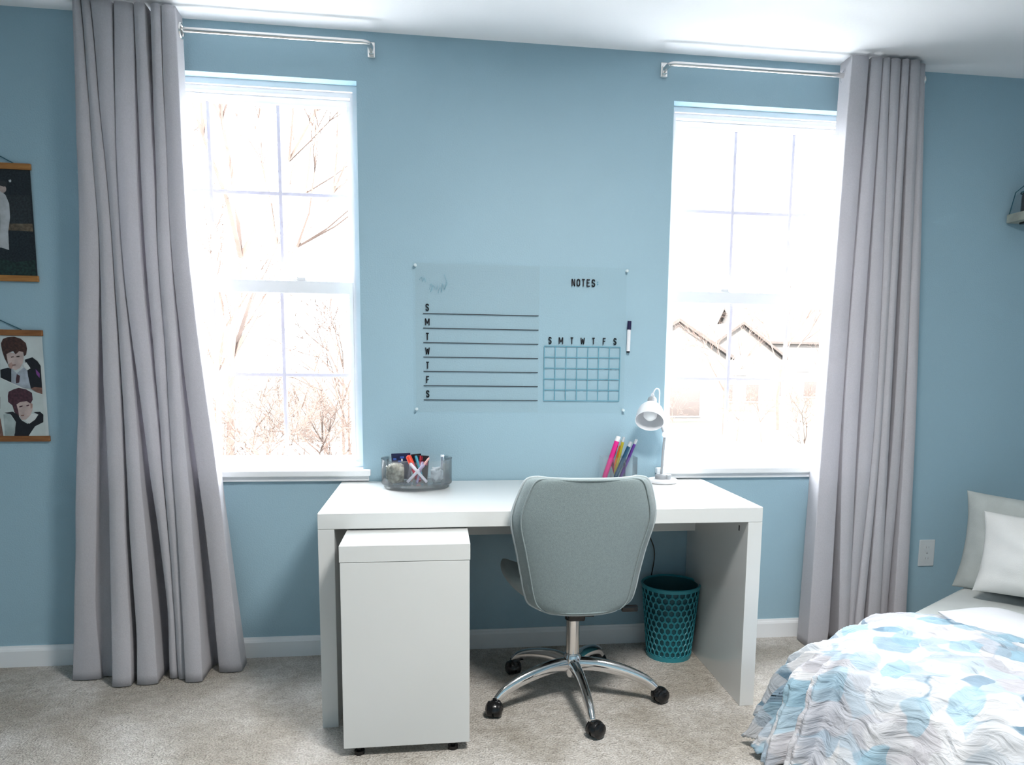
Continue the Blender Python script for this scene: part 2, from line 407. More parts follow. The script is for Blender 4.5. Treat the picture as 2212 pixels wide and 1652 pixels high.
def curtain(label, zs, lev, yfs, ybs, seed):
    n = len(lev[0])
    rows = []
    for L, yf, yb in zip(lev, yfs, ybs):
        pts = []
        for i, (xl, xr) in enumerate(L):
            f = yf[i]; g = .004
            b = yb[i] if isinstance(yb, list) else yb; b2 = yb[i+1] if isinstance(yb, list) else yb
            w = xr-xl
            pts += [(xl+g, b), (xl+g*.5, (b+f)/2), (xl, f), (xl, f-.002), (xl+w*.15, f-.006), ((xl+xr)/2, f-.012), (xr-w*.15, f-.006), (xr, f-.002), (xr, f), (xr-g*.5, (b2+f)/2), (xr-g, b2)]
        rows.append(bspline(pts, 4))
    nz = 70; bm = bmesh.new(); grid = []
    for k in range(nz+1):
        z = zs[0]+(zs[-1]-zs[0])*k/nz
        j = 0
        while j < len(zs)-2 and z < zs[j+1]: j += 1
        t = (zs[j]-z)/(zs[j]-zs[j+1])
        def val(i, c):
            p0 = rows[max(j-1, 0)][i][c]; p1 = rows[j][i][c]; p2 = rows[j+1][i][c]; p3 = rows[min(j+2, len(rows)-1)][i][c]
            h0, h1 = zs[j], zs[j+1]
            m1 = (p2-p0)/(zs[j+1]-zs[max(j-1, 0)]) if j > 0 else (p2-p1)/(h1-h0)
            m2 = (p3-p1)/(zs[min(j+2, len(zs)-1)]-zs[j]) if j+2 < len(zs) else (p2-p1)/(h1-h0)
            dh = h1-h0
            return (2*t**3-3*t*t+1)*p1+(t**3-2*t*t+t)*dh*m1+(-2*t**3+3*t*t)*p2+(t**3-t*t)*dh*m2
        row = []
        for i in range(len(rows[0])):
            x, y = val(i, 0), val(i, 1)
            q = noise.noise(Vector((x*9+seed, y*9, z*2.2)))*.006 + noise.noise(Vector((x*25+seed, y*20, z*5)))*.002
            row.append(bm.verts.new((x+q*.6, min(y+q, -.02), max(z, .004))))
        grid.append(row)
    for a, b in zip(grid, grid[1:]):
        for i in range(len(a)-1): bm.faces.new((a[i], a[i+1], b[i+1], b[i]))
    root = thing('curtain', label, 'curtain', (lev[0][n//2][0], -.09, 2.43), 'grommet curtains')
    o = link('panel', bm, M['curtain'], root, 'all')
    sm = o.modifiers.new('thickness', 'SOLIDIFY'); sm.thickness = .0025; sm.offset = 0
    bm = None
    for i, (xl, xr) in enumerate(lev[0]):                          # metal eyelets where the rod passes through
        for xx in ((xl, xr) if i in (0, n-1) else (xl,)):
            b2 = bmesh.new()
            pts = [(xx+.003, -.09+.023*math.cos(a*math.pi/12), 2.376+.023*math.sin(a*math.pi/12)) for a in range(24)]
            tube(b2, pts, .005, 8, closed=True); link('grommet', b2, M['nickel'], root, True)
    return root

def shift(L, k): return [(a+k, b+k) for a, b in L]
Ltop = [(-.785, -.763), (-.757, -.733), (-.727, -.665), (-.656, -.598), (-.592, -.555), (-.534, -.502), (-.497, -.456)]
Lmid = [(-.821, -.760), (-.753, -.712), (-.707, -.672), (-.668, -.606), (-.591, -.550), (-.545, -.506), (-.502, -.444)]
Llow = [(-.908, -.835), (-.760, -.700), (-.678, -.619), (-.572, -.546), (-.543, -.512), (-.509, -.456), (-.414, -.341)]
Lbot = [(-.925, -.825), (-.755, -.690), (-.670, -.600), (-.570, -.542), (-.535, -.505), (-.500, -.440), (-.400, -.315)]
yt = [-.140, -.142, -.145, -.142, -.145, -.14, -.138]
curtain('grey linen curtain hanging at the left window, near the two wall posters', [2.437, 1.57, .30, .004], [Ltop, Lmid, Llow, Lbot],
        [yt, [-.135, -.14, -.14, -.15, -.14, -.145, -.14], [-.15, -.20, -.20, -.17, -.18, -.20, -.15], [-.17, -.25, -.24, -.19, -.20, -.235, -.15]], [-.05, [-.05, -.06, -.05, -.05, -.05, -.09, -.05, -.05], [-.06, -.115, -.05, -.05, -.12, -.13, -.05, -.06], [-.06, -.15, -.07, -.07, -.14, -.16, -.06, -.07]], 1)
Rtop = [(2.078, 2.150), (2.164, 2.210), (2.213, 2.241), (2.247, 2.287), (2.295, 2.323), (2.331, 2.372), (2.376, 2.414)]
Rmid = [(2.054, 2.133), (2.141, 2.204), (2.221, 2.283), (2.286, 2.316), (2.318, 2.352), (2.384, 2.425), (2.430, 2.476)]
Rlow = [(2.038, 2.130), (2.176, 2.221), (2.223, 2.252), (2.254, 2.289), (2.315, 2.372), (2.385, 2.430), (2.438, 2.497)]
Rbot = [(2.035, 2.125), (2.180, 2.222), (2.224, 2.250), (2.252, 2.283), (2.315, 2.375), (2.385, 2.430), (2.438, 2.500)]
curtain('grey linen curtain hanging at the right window, beside the bed', [2.437, 1.05, .11, .004], [Rtop, Rmid, Rlow, Rbot],
        [[-.142, -.14, -.142, -.14, -.142, -.14, -.11], [-.14, -.145, -.14, -.14, -.14, -.12, -.13], [-.15, -.15, -.14, -.15, -.14, -.10, -.14], [-.15, -.15, -.14, -.15, -.14, -.10, -.14]], [-.05, -.05, -.05, -.05], 5)

# ------------------------------------------------------------------ desk
DX0, DX1, DY0, DY1, DH, DT = .062, 1.572, -.66, -.012, .728, .052
t = thing('desk', 'wide white desk with thick slab top and panel legs under the planner', 'desk', ((DX0+DX1)/2, (DY0+DY1)/2, 0))
bm = bmesh.new(); box(bm, (DX0, DY0, DH-DT), (DX1, DY1, DH), .0018); link('desktop', bm, M['lacquer'], t)
for a, b in ((DX0, DX0+DT), (DX1-DT, DX1)):
    bm = bmesh.new(); box(bm, (a, DY0, 0), (b, DY1, DH-DT-.0005), .0015); leg = link('side_panel', bm, M['lacquer'], t)
    if a > 1:
        bm = bmesh.new(); box(bm, (a-.0015, -.586, .628), (a+.002, -.578, .648), .001); link('cam_slot', bm, M['black'], leg)
bm = bmesh.new(); box(bm, (DX0+DT, -.116, .522), (DX1-DT, -.098, DH-DT), .001); link('back_rail', bm, M['lacquer_dull'], t)

t = thing('desk_extension', 'white pull-out side unit standing in front of the left half of the desk', 'desk extension', (.35, -.85, 0))
bm = bmesh.new(); box(bm, (.153, -.868, .620), (.544, -.15, .671), .0015); link('top_board', bm, M['lacquer'], t)
bm = bmesh.new(); box(bm, (.155, -.867, .030), (.542, -.815, .619), .0015); link('end_panel', bm, M['lacquer'], t)
for fx in (.20, .49):
    for fy in (-.842,):
        bm = bmesh.new(); cyl(bm, (fx, fy, .0), (fx, fy, .012), .016, .016); cyl(bm, (fx, fy, .012), (fx, fy, .031), .007); link('foot', bm, M['black'], t, True)
bm = bmesh.new(); box(bm, (.17, -.17, .0), (.53, -.15, .62), .001); link('back_support', bm, M['lacquer_dull'], t)

# ------------------------------------------------------------------ office chair
CX, CY = .93, -.52
chair = thing('office_chair', 'grey upholstered swivel chair with chrome star base at the desk', 'chair', (CX, CY, 0))
def shell(outline_l, outline_r, zs, yfun, thick, wing, ns=26, nt=34):
    """closed padded shell between left/right outlines"""
    bm = bmesh.new(); F = []; B = []
    def interp(vals, t):
        x = t*(len(vals)-1); i = min(int(x), len(vals)-2); f = x-i
        p0 = vals[max(i-1, 0)]; p1 = vals[i]; p2 = vals[i+1]; p3 = vals[min(i+2, len(vals)-1)]
        return .5*((2*p1)+(p2-p0)*f+(2*p0-5*p1+4*p2-p3)*f*f+(3*p1-p0-3*p2+p3)*f**3)
    for j in range(nt+1):
        t = .5-.5*math.cos(math.pi*j/nt)
        z = interp(zs, t); xl = interp(outline_l, t); xr = interp(outline_r, t)
        rf, rb = [], []
        for i in range(ns+1):
            s = -math.cos(math.pi*i/ns)
            x = (xl+xr)/2+(xr-xl)/2*s
            e = min(1, max(0, (1-abs(s))*(xr-xl)/2/.05)); e2 = min(1, max(0, min(t, 1-t)*(zs[-1]-zs[0] if zs[-1] > zs[0] else zs[0]-zs[-1])/.04))
            th = thick*math.sqrt(max(0, 1-(1-e)**2))*math.sqrt(max(0, 1-(1-e2)**2))
            yy = yfun(z, t)+wing*abs(s)**2.6
            rf.append(bm.verts.new((x, yy+th*.5, z)))
            rb.append(rf[-1] if th < 1e-5 else bm.verts.new((x, yy-th*.5, z)))
        F.append(rf); B.append(rb)
    for G in (F, B):
        for a, b in zip(G, G[1:]):
            for i in range(len(a)-1):
                q = []
                for v in (a[i], a[i+1], b[i+1], b[i]):
                    if v not in q: q.append(v)
                if len(q) > 2 and not bm.faces.get(q): bm.faces.new(q)
    return bm
zl = [.856, .848, .805, .714, .600, .510, .450, .405, .376]
# left and right edges of the backrest from the top down
ol = [.765, .729, .706, .683, .704, .722, .734, .752, .800]
orr = [1.088, 1.126, 1.148, 1.166, 1.143, 1.128, 1.120, 1.106, 1.065]
yb = lambda z, t: -.700-.10*max(0, (z-.39))/.46
bm = shell(ol, orr, zl, yb, .05, .055)
bk = link('backrest', bm, M['chairfab'], chair, 'all')
# piping: rim cord and inset seam on the rear face
def interp(vals, t):
    x = t*(len(vals)-1); i = min(int(x), len(vals)-2); f = x-i
    p0 = vals[max(i-1, 0)]; p1 = vals[i]; p2 = vals[i+1]; p3 = vals[min(i+2, len(vals)-1)]
    return .5*((2*p1)+(p2-p0)*f+(2*p0-5*p1+4*p2-p3)*f*f+(3*p1-p0-3*p2+p3)*f**3)
def rimpts(inset, dy):
    L = []; Rr = []
    n = 46
    for k in range(n+1):
        t = inset*1.0+(1-2*inset)*k/n
        z = interp(zl, t); a, b = interp(ol, t), interp(orr, t)
        w = (b-a)/2; s = 1-inset*.42/w if inset else 1
        y = yb(z, t)+.055*abs(s)**2.6+dy
        L.append(((a+b)/2-w*s, y, z)); Rr.append(((a+b)/2+w*s, y, z))
    return L, Rr
L_, R_ = rimpts(0, -.002)
top = [(L_[0][0]+(R_[0][0]-L_[0][0])*i/14, 0, 0) for i in range(1, 14)]
def arcs(L_, R_, off):
    def cross(a, b, z):
        out = []
        for i in range(1, 14):
            s = -1+2*i/14; x = (a[0]+b[0])/2+(b[0]-a[0])/2*s
            out.append((x, yb(z, 0)+.055*abs(s*.93)**2.6+off, z))
        return out
    return L_[::-1] + cross(L_[0], R_[0], L_[0][2]) + R_ + cross(L_[-1], R_[-1], L_[-1][2])[::-1]
bm = bmesh.new(); tube(bm, arcs(L_, R_, -.002), .0045, 8, closed=True); link('piping', bm, M['piping'], bk, 'all')
L_, R_ = rimpts(.065, -.0255)
bm = bmesh.new(); tube(bm, arcs(L_, R_, -.0255), .0028, 6, closed=True); link('piping', bm, M['chairfab'], bk, 'all')
# seat
bm = bmesh.new()
ns, nt = 28, 28; G1 = []; G2 = []
for j in range(nt+1):
    v = -math.cos(math.pi*j/nt); r1 = []; r2 = []
    for i in range(ns+1):
        u = -math.cos(math.pi*i/ns)
        # squircle map
        x = u*math.sqrt(1-v*v*.28); y = v*math.sqrt(1-u*u*.28)
        e = max(0, 1-max(abs(u), abs(v))); th = .035*math.sqrt(max(0, 1-(1-min(1, e/.25))**2))
        zc = .418+.05*abs(u)**3+.02*max(0, -v)**3 - .01*(v > 0)*v*v
        P = Vector((x*.215, y*.235, zc)); P.rotate(Matrix.Rotation(math.radians(8), 3, 'Z'))
        px, py = CX-.035+P.x, -.475+P.y
        r1.append(bm.verts.new((px, py, zc+th))); r2.append(r1[-1] if th < 1e-5 else bm.verts.new((px, py, zc-th)))
    G1.append(r1); G2.append(r2)
for G in (G1, G2):
    for a, b in zip(G, G[1:]):
        for i in range(len(a)-1):
            q = [a[i], a[i+1], b[i+1], b[i]]
            if len(set(q)) == 4 and not bm.faces.get(q): bm.faces.new(q)
link('seat', bm, M['chairfab'], chair, 'all')
bm = bmesh.new(); box(bm, (CX-.085, -.62, .352), (CX+.085, -.40, .382), .008); box(bm, (CX-.045, -.69, .362), (CX+.045, -.6, .384), .006)
cyl(bm, (CX, CY, .30), (CX, CY, .355), .030, .034); box(bm, (CX-.03, -.60, .315), (CX+.03, -.5, .354), .006); link('tilt_mechanism', bm, M['black'], chair, True)
bm = bmesh.new(); tube(bm, bez([(CX+.06, -.55, .365), (CX+.14, -.56, .362), (CX+.19, -.57, .352)]), .005, 8)
box(bm, (CX+.165, -.585, .338), (CX+.225, -.565, .362), .006); link('lever', bm, M['black'], chair, True)
bm = bmesh.new(); cyl(bm, (CX, CY, .155), (CX, CY, .31), .0245, .0245, 32); link('gas_column', bm, M['nickel'], chair, True)
bm = bmesh.new(); lathe(bm, [(0, .085), (.022, .085), (.030, .10), (.033, .14), (.033, .165), (.028, .172), (0, .172)], (CX, CY, 0), 32); link('hub', bm, M['chrome'], chair, True)
for k, ang in enumerate((-87, -15, 57, 129, 201)):
    a = math.radians(ang); d = Vector((math.cos(a), math.sin(a), 0)); C0 = Vector((CX, CY, 0))
    bm = bmesh.new()
    path = bez([C0+d*.02+Vector((0, 0, .132)), C0+d*.10+Vector((0, 0, .131)), C0+d*.19+Vector((0, 0, .113)), C0+d*.265+Vector((0, 0, .085)), C0+d*.305+Vector((0, 0, .054))], 8)
    rr = [.0235-.0105*(i/(len(path)-1))**1.5 for i in range(len(path))]
    tube(bm, path, rr, 14, flat=(.85, 1.15)); leg = link('leg', bm, M['chrome'], chair, 'all')
    bm = bmesh.new(); c = C0+d*.312
    fa = a+[.5, -.9, .3, 1.2, -.6][k]; ax = Vector((math.cos(fa), math.sin(fa), 0)); c2 = c+Vector((-ax.y, ax.x, 0))*.012
    for sg in (-1, 1):
        p = c2+Vector((0, 0, .0280))
        cyl(bm, p+ax*sg*.004, p+ax*sg*.022, .0275, .026, 24); cyl(bm, p+ax*sg*.022, p+ax*sg*.028, .026, .017, 24)
    mt = Matrix.Translation(c2+Vector((0, 0, .028)))
    hood = bmesh.ops.create_uvsphere(bm, u_segments=20, v_segments=10, radius=.032, matrix=mt @ Matrix.Diagonal((1, 1, .95, 1)))['verts']
    bmesh.ops.delete(bm, geom=[v for v in hood if v.co.z < .028], context='VERTS')
    cyl(bm, c+Vector((0, 0, .048)), c+Vector((0, 0, .060)), .008)
    link('caster', bm, M['black'], leg, True)

# ------------------------------------------------------------------ waste basket
BX, BY = 1.408, -.160
t = thing('waste_basket', 'teal plastic waste basket with honeycomb openwork under the desk', 'waste basket', (BX, BY, 0))
rb, rt, hh = .092, .120, .315
bm = bmesh.new()
nc, nr = 26, 11
zlo, zhi = .018, .303
def cyp(u, v, dr=0):
    r = rb+(rt-rb)*v/hh+dr; a = 2*math.pi*u
    return (BX+r*math.cos(a), BY+r*math.sin(a), v)
cache = {}
def gv(u, v):
    k = (round(u % 1, 5), round(v, 5))
    if k not in cache: cache[k] = bm.verts.new(cyp(u, v))
    return cache[k]
ch = (zhi-zlo)/nr
cells = []
for r in range(nr):
    for c in range(nc):
        u = (c+.5*(r % 2))/nc; v = zlo+ch*(r+.5)
        w = .5/nc; q = ch*.30
        pts = [(u, v+ch*.67), (u-w, v+q), (u-w, v-q), (u, v-ch*.67), (u+w, v-q), (u+w, v+q)]
        pts = [(a, min(max(b, zlo), zhi)) for a, b in pts]
        vs = []
        for p in pts:
            g = gv(*p)
            if g not in vs: vs.append(g)
        cells.append(bm.faces.new(vs))
res = bmesh.ops.inset_individual(bm, faces=cells, thickness=.0058, use_even_offset=True)
inner = cells[:]
res2 = bmesh.ops.inset_individual(bm, faces=inner, thickness=.0022, depth=-.003)
bmesh.ops.delete(bm, geom=inner, context='FACES')
ow = link('openwork_wall', bm, M['teal'], t)
md = ow.modifiers.new('thickness', 'SOLIDIFY'); md.thickness = .003; md.offset = 1
bm = bmesh.new(); f = lambda z: rb+(rt-rb)*z/hh
lathe(bm, [(f(.30)-.003, .300), (f(.30)+.003, .298), (f(.31)+.005, .312), (f(.31)+.001, .315), (f(.31)-.004, .312)], (BX, BY, 0), 48, closed=True); link('rim', bm, M['teal'], t, True)
bm = bmesh.new(); lathe(bm, [(0, 0), (rb, 0), (f(.02)+.002, .020), (f(.02)-.003, .020), (rb-.004, .004), (0, .004)], (BX, BY, 0), 48); link('base', bm, M['teal'], t, True)
bm = bmesh.new(); lathe(bm, [(f(.01)-.006, .006), (f(.30)-.006, .308), (f(.30)-.009, .308), (f(.01)-.009, .006)], (BX, BY, 0), 40, closed=True); link('shade_sleeve', bm, M['teal_dark'], t, True)  # added dark sleeve: the basket's shaded inside put into colour behind the holes

# ------------------------------------------------------------------ desk lamp
t = thing('desk_lamp', 'white desk lamp with tilted bell shade standing on the right of the desk', 'lamp', (1.372, -.105, DH))
bm = bmesh.new(); lathe(bm, [(0, DH), (.060, DH), (.064, DH+.003), (.064, DH+.011), (.060, DH+.015), (0, DH+.017)], (1.372, -.105, 0), 48); link('base', bm, M['lampwhite'], t, True)
bm = bmesh.new(); lathe(bm, [(0, DH+.016), (.026, DH+.016), (.026, DH+.030), (.020, DH+.036), (0, DH+.036)], (1.368, -.105, 0), 32); lathe(bm, [(0, DH+.015), (.013, DH+.015), (.013, DH+.034), (0, DH+.036)], (1.392, -.118, 0), 20)
link('switch_block', bm, M['lampgrey'], t, True)
bm = bmesh.new(); tube(bm, [(1.368, -.105, DH+.03), (1.372, -.106, .85), (1.376, -.108, .925)], .0055, 14); link('post', bm, M['lampgrey'], t, True)
bm = bmesh.new(); cyl(bm, (1.372, -.120, .928), (1.380, -.095, .932), .011, .011, 20); cyl(bm, (1.380, -.096, .930), (1.386, -.088, .932), .006); link('joint', bm, M['lampwhite'], t, True)
bm = bmesh.new(); tube(bm, bez([(1.376, -.104, .930), (1.355, -.095, .982), (1.340, -.085, 1.03), (1.326, -.09, 1.068)]), .0045, 12); link('arm', bm, M['lampgrey'], t, True)
neck = Vector((1.316, -.112, 1.068)); op = Vector((1.286, -.190, .990))
ax = (op-neck).normalized(); L_s = (op-neck).length
mt = Matrix.Translation(neck) @ ax.to_track_quat('Z', 'Y').to_matrix().to_4x4()
prof = [(.017, .0), (.017, .020), (.024, .026), (.036, .036), (.047, .052), (.053, .070), (.056, .090), (.0575, L_s)]
bm = bmesh.new(); lathe(bm, prof+[(r-.0018, z) for r, z in prof[::-1]], None, 48, mt, closed=True)
sh = link('lamp_shade', bm, M['lampwhite'], t, True)
bm = bmesh.new(); lathe(bm, [(0, -.014), (.012, -.014), (.0175, -.008), (.0185, .0), (.0185, .024), (0, .024)], None, 32, mt); link('socket_cap', bm, M['lampgrey'], t, True)
bm = bmesh.new(); lathe(bm, [(0, .024), (.012, .026), (.013, .040), (.022, .055), (.028, .070), (.027, .085), (.018, .097), (0, .102)], None, 32, mt); link('bulb', bm, M['bulb'], t, True)
q0 = neck-ax*.012
bm = bmesh.new(); tube(bm, bez([q0, q0+Vector((.006, .0, .028)), q0+Vector((.018, .004, .040)), q0+Vector((.032, .01, .030)), q0+Vector((.036, .02, -.02)), (1.362, -.085, .99), (1.385, -.09, .935)]), .0028, 8)
tube(bm, bez([q0+Vector((-.004, 0, -.002)), q0+Vector((-.004, 0, .016)), q0+Vector((.004, .002, .022)), q0+Vector((.010, .002, .004))]), .002, 8)
link('shade_cable', bm, M['lampwhite'], t, 'all')
bm = bmesh.new(); tube(bm, bez([(1.40, -.075, DH+.006), (1.43, -.03, DH+.004), (1.435, -.006, DH+.002), (1.43, -.006, DH-.02), (1.39, -.010, .62), (1.34, -.02, .52), (1.375, -.02, .40), (1.35, -.02, .2), (1.36, -.03, .012)]), .0025, 6)
link('power_cord', bm, M['black'], t, 'all')

# ------------------------------------------------------------------ pen cup and markers
PX0, PX1, PY0, PY1, PZ0 = 1.118, 1.262, -.115, -.035, DH
t = thing('pen_holder', 'clear acrylic three-section pen holder on the desk beside the lamp', 'pen holder', ((PX0+PX1)/2, -.075, DH))
def walls(name, x0, x1, y0, y1, z0, z1, th=.003):
    bm = bmesh.new(); lo = [bm.verts.new((x, y, z0)) for x, y in ((x0, y0), (x1, y0), (x1, y1), (x0, y1))]; hi = [bm.verts.new((x, y, z1)) for x, y in ((x0, y0), (x1, y0), (x1, y1), (x0, y1))]
    for i in range(4): bm.faces.new((lo[i], lo[(i+1) % 4], hi[(i+1) % 4], hi[i]))
    return bm
link('side_walls', walls('', PX0, PX1, PY0, PY1, PZ0+.004, .834), M['acrylic'], t)
bm = bmesh.new(); box(bm, (PX0, PY0, PZ0), (PX1, PY1, PZ0+.004)); link('bottom', bm, M['acrylic'], t)
for xx in (PX0+.046, PX0+.094):
    bm = bmesh.new(); bm.faces.new([bm.verts.new((xx, y, z)) for y, z in ((PY0+.001, PZ0+.005), (PY1-.001, PZ0+.005), (PY1-.001, .830), (PY0+.001, .830))]); link('divider', bm, M['acrylic'], t)
def cm(name, c, r=.35): return mat(name, c, r, bump=.02, bscale=40)
M['clearcap'] = thin('clear_cap', (.93, .95, .97), 1.2, .35, (.9, .92, .95))
def marker(label, p0, p1, r, c, capc=None, cat='marker', tip=.022, grp='markers in the pen holder'):
    p0 = Vector(p0); p1 = Vector(p1); d = (p1-p0).normalized()
    t = thing('marker', label, cat, p0, grp)
    bm = bmesh.new(); tube(bm, [p0, p0+d*.004, p1-d*tip], [r*.8, r, r], 16); link('barrel', bm, c, t, True)
    bm = bmesh.new(); tube(bm, [p1-d*tip, p1-d*.003, p1], [r*1.0, r*.92, r*.7], 16); link('cap', bm, capc or M['clearcap'], t, True)
marker('magenta marker leaning in the leftmost section of the pen holder', (1.130, -.085, DH+.016), (1.189, -.075, .918), .0105, cm('magenta', (.75, .015, .25)), M['lampwhite'])
marker('thick pink marker behind the magenta one in the pen holder', (1.138, -.062, DH+.018), (1.192, -.055, .900), .009, cm('pink', (.80, .05, .27)), M['lampwhite'])
marker('orange marker between the magenta and olive ones in the pen holder', (1.168, -.060, DH+.016), (1.206, -.060, .897), .0055, cm('orange', (.75, .20, .03)))
marker('olive yellow marker leaning in the middle of the pen holder', (1.172, -.080, DH+.016), (1.212, -.075, .915), .0065, cm('olive', (.42, .36, .02)))
marker('dark teal blue marker leaning right in the pen holder', (1.172, -.098, DH+.018), (1.236, -.10, .898), .0085, cm('petrol', (.008, .07, .14)))
marker('grey blue marker at the bottom right of the pen holder', (1.186, -.060, DH+.016), (1.240, -.062, .89), .0055, cm('slate', (.10, .13, .22)))
marker('purple marker leaning furthest right in the pen holder', (1.197, -.090, DH+.018), (1.262, -.09, .907), .0065, cm('purple', (.08, .02, .22)))

# ------------------------------------------------------------------ round organizer
OX, OY, OR = .366, -.150, .136
t = thing('desk_organizer', 'round clear acrylic divided organizer on the left of the desk', 'organizer', (OX, OY, DH))
bm = bmesh.new(); lathe(bm, [(0, DH), (.118, DH), (.126, DH+.004), (.126, DH+.011), (0, DH+.011)], (OX, OY, 0), 64); link('turntable_base', bm, M['acrylic'], t, True)
bm = bmesh.new(); lathe(bm, [(0, DH+.013), (OR-.006, DH+.013), (OR, DH+.018), (OR, DH+.024), (0, DH+.024)], (OX, OY, 0), 64); link('tray', bm, M['acrylic'], t, True)
bm = bmesh.new(); lathe(bm, [(OR-.0005, DH+.020), (OR, .838), (OR+.001, .842)], (OX, OY, 0), 64); link('outer_wall', bm, M['acrylic'], t, True)
for a, b in (((-.040, -.128), (-.040, .128)), ((.046, -.126), (.046, .126)), ((-.130, .0), (-.040, .0)), ((.046, .0), (.130, .0))):
    bm = bmesh.new(); x0, x1 = OX+min(a[0], b[0])-.0012, OX+max(a[0], b[0])+.0012; y0, y1 = OY+min(a[1], b[1])-.0012, OY+max(a[1], b[1])+.0012
    bm.faces.new([bm.verts.new(p) for p in ((OX+a[0], OY+a[1], DH+.025), (OX+b[0], OY+b[1], DH+.025), (OX+b[0], OY+b[1], .832), (OX+a[0], OY+a[1], .832))]); link('divider', bm, M['acrylic'], t)
# contents
def crumple(label, c, s, m_, seed, name, cat, amp=.35):
    bm = bmesh.new(); bmesh.ops.create_icosphere(bm, subdivisions=4, radius=1)
    for v in bm.verts:
        n = noise.fractal(v.co*2.1+Vector((seed, 0, 0)), 1, 2, 3); r = 1+amp*n-.2*abs(noise.noise(v.co*4+Vector((0, seed, 0))))
        q = Vector([max(-1, min(1, 1.15*x*r)) for x in v.co]); v.co = Vector((c[0]+q.x*s[0], c[1]+q.y*s[1], c[2]+q.z*s[2]))
    o = link(name, bm, m_, None, 'all'); tag(o, label, cat); return o
crumple('bundle of khaki grey hair ties in the left section of the round organizer', (OX-.081, OY-.055, DH+.0625), (.034, .034, .036), mat('khaki_yarn', (.42, .41, .35), .9, bump=.6, bscale=90, var=.5, vscale=60), 3, 'hair_ties', 'hair ties')
crumple('pale crumpled tissue in the right front section of the round organizer', (OX+.078, OY-.055, DH+.055), (.024, .030, .029), mat('pale_tissue', (.50, .56, .60), .9, bump=.3, bscale=60, var=.2, vscale=30), 8, 'tissue', 'tissue')
def slab(name, label, cat, c, w, h, th, rot, mts, extra=None):
    """upright card-like thing; rot = (tilt about y, lean about x)"""
    bm = bmesh.new(); box(bm, (-w/2, -th/2, 0), (w/2, th/2, h), min(th*.3, .002))
    R_ = Matrix.Translation(c) @ Matrix.Rotation(rot[0], 4, 'Y') @ Matrix.Rotation(rot[1], 4, 'X')
    bmesh.ops.transform(bm, matrix=R_, verts=bm.verts[:])
    root = thing(name, label, cat, c)
    o = link('card', bm, mts[0], root)
    for (x0, z0, x1, z1, mm) in (extra or []):
        bm = bmesh.new(); box(bm, (x0, -th/2-.0008, z0), (x1, -th/2+.0002, z1)); bmesh.ops.transform(bm, matrix=R_, verts=bm.verts[:]); link('printed_patch', bm, mm, root)
    return root
navy = cm('navy_card', (.006, .010, .06)); blu = cm('blue_print', (.05, .12, .45)); blk = cm('black_card', (.010, .006, .010)); red = cm('red_print', (.55, .02, .04))
slab('photo_card', 'dark navy picture card standing at the back left of the round organizer', 'card', (OX-.058, OY+.03, DH+.026), .074, .104, .003, (-.04, .1), [navy],
     [(-.030, .078, -.018, .086, blu), (-.012, .070, .0, .076, blu), (-.004, .084, .012, .092, blu), (.0, .072, .006, .082, M['lampwhite']), (-.036, .068, .036, .0705, M['lampgrey'])])
slab('photo_card', 'small dark card behind the orange marker in the round organizer', 'card', (OX+.004, OY+.04, DH+.026), .040, .099, .003, (-.08, .05), [blk])
slab('photo_card', 'black and red picture card leaning at the back of the round organizer', 'card', (OX+.012, OY+.005, DH+.026), .056, .098, .003, (.08, .06), [blk],
     [(-.008, .076, -.002, .096, red), (.0, .078, .003, .094, red), (-.02, .06, .024, .074, cm('rose_print', (.45, .08, .14)))])
def stick(name, label, p0, p1, r, c, cat, c2=None, k=.3):
    p0 = Vector(p0); p1 = Vector(p1); t = thing(name, label, cat, p0); q = p0.lerp(p1, 1-k)
    bm = bmesh.new(); tube(bm, [p0, q], r, 14); link('barrel', bm, c, t, True)
    bm = bmesh.new(); tube(bm, [q, p1.lerp(q, .12), p1], [r*1.1, r*1.1, r*.7], 14); link('cap', bm, c2 or c, t, True)
orange = cm('orange_red', (.80, .06, .02)); crim = cm('crimson', (.50, .01, .05))
b = DH+.028
stick('marker', 'orange red marker with crimson end crossing inside the round organizer', (OX+.010, OY-.07, b+.004), (OX-.032, OY-.02, .852), .010, crim, 'marker', orange, .32)
stick('glue_stick', 'cyan capped stick leaning between the two dark cards in the round organizer', (OX+.022, OY-.02, b+.004), (OX-.004, OY+.0, .850), .005, cm('cyan', (.03, .30, .42)), 'stick')
stick('brush', 'thin pink and cream pencil leaning right in the round organizer', (OX-.020, OY-.06, b+.002), (OX+.049, OY-.045, .848), .0036, cm('cream', (.70, .52, .46)), 'pencil', cm('pinkwood', (.72, .40, .36)), .5)
wp = cm('white_plastic', (.74, .72, .80)); lil = cm('lilac_plastic', (.28, .24, .38))
stick('pen', 'white pen lying crossed to the lower left in the round organizer', (OX-.034, OY-.100, b+.006), (OX+.030, OY-.085, b+.070), .0055, wp, 'pen', lil, .3)
stick('pen', 'white pen lying crossed to the lower right in the round organizer', (OX+.040, OY-.104, b+.006), (OX-.022, OY-.095, b+.076), .0055, wp, 'pen', wp, .3)
stick('pen', 'grey lilac pen between the crossed white pens in the round organizer', (OX+.002, OY-.110, b+.004), (OX+.024, OY-.055, b+.076), .0050, lil, 'pen', lil)
stick('pen', 'dark slate pen at the middle left of the round organizer', (OX-.030, OY-.085, b+.005), (OX-.020, OY-.045, b+.072), .0060, cm('slate_pen', (.06, .06, .09)), 'pen')

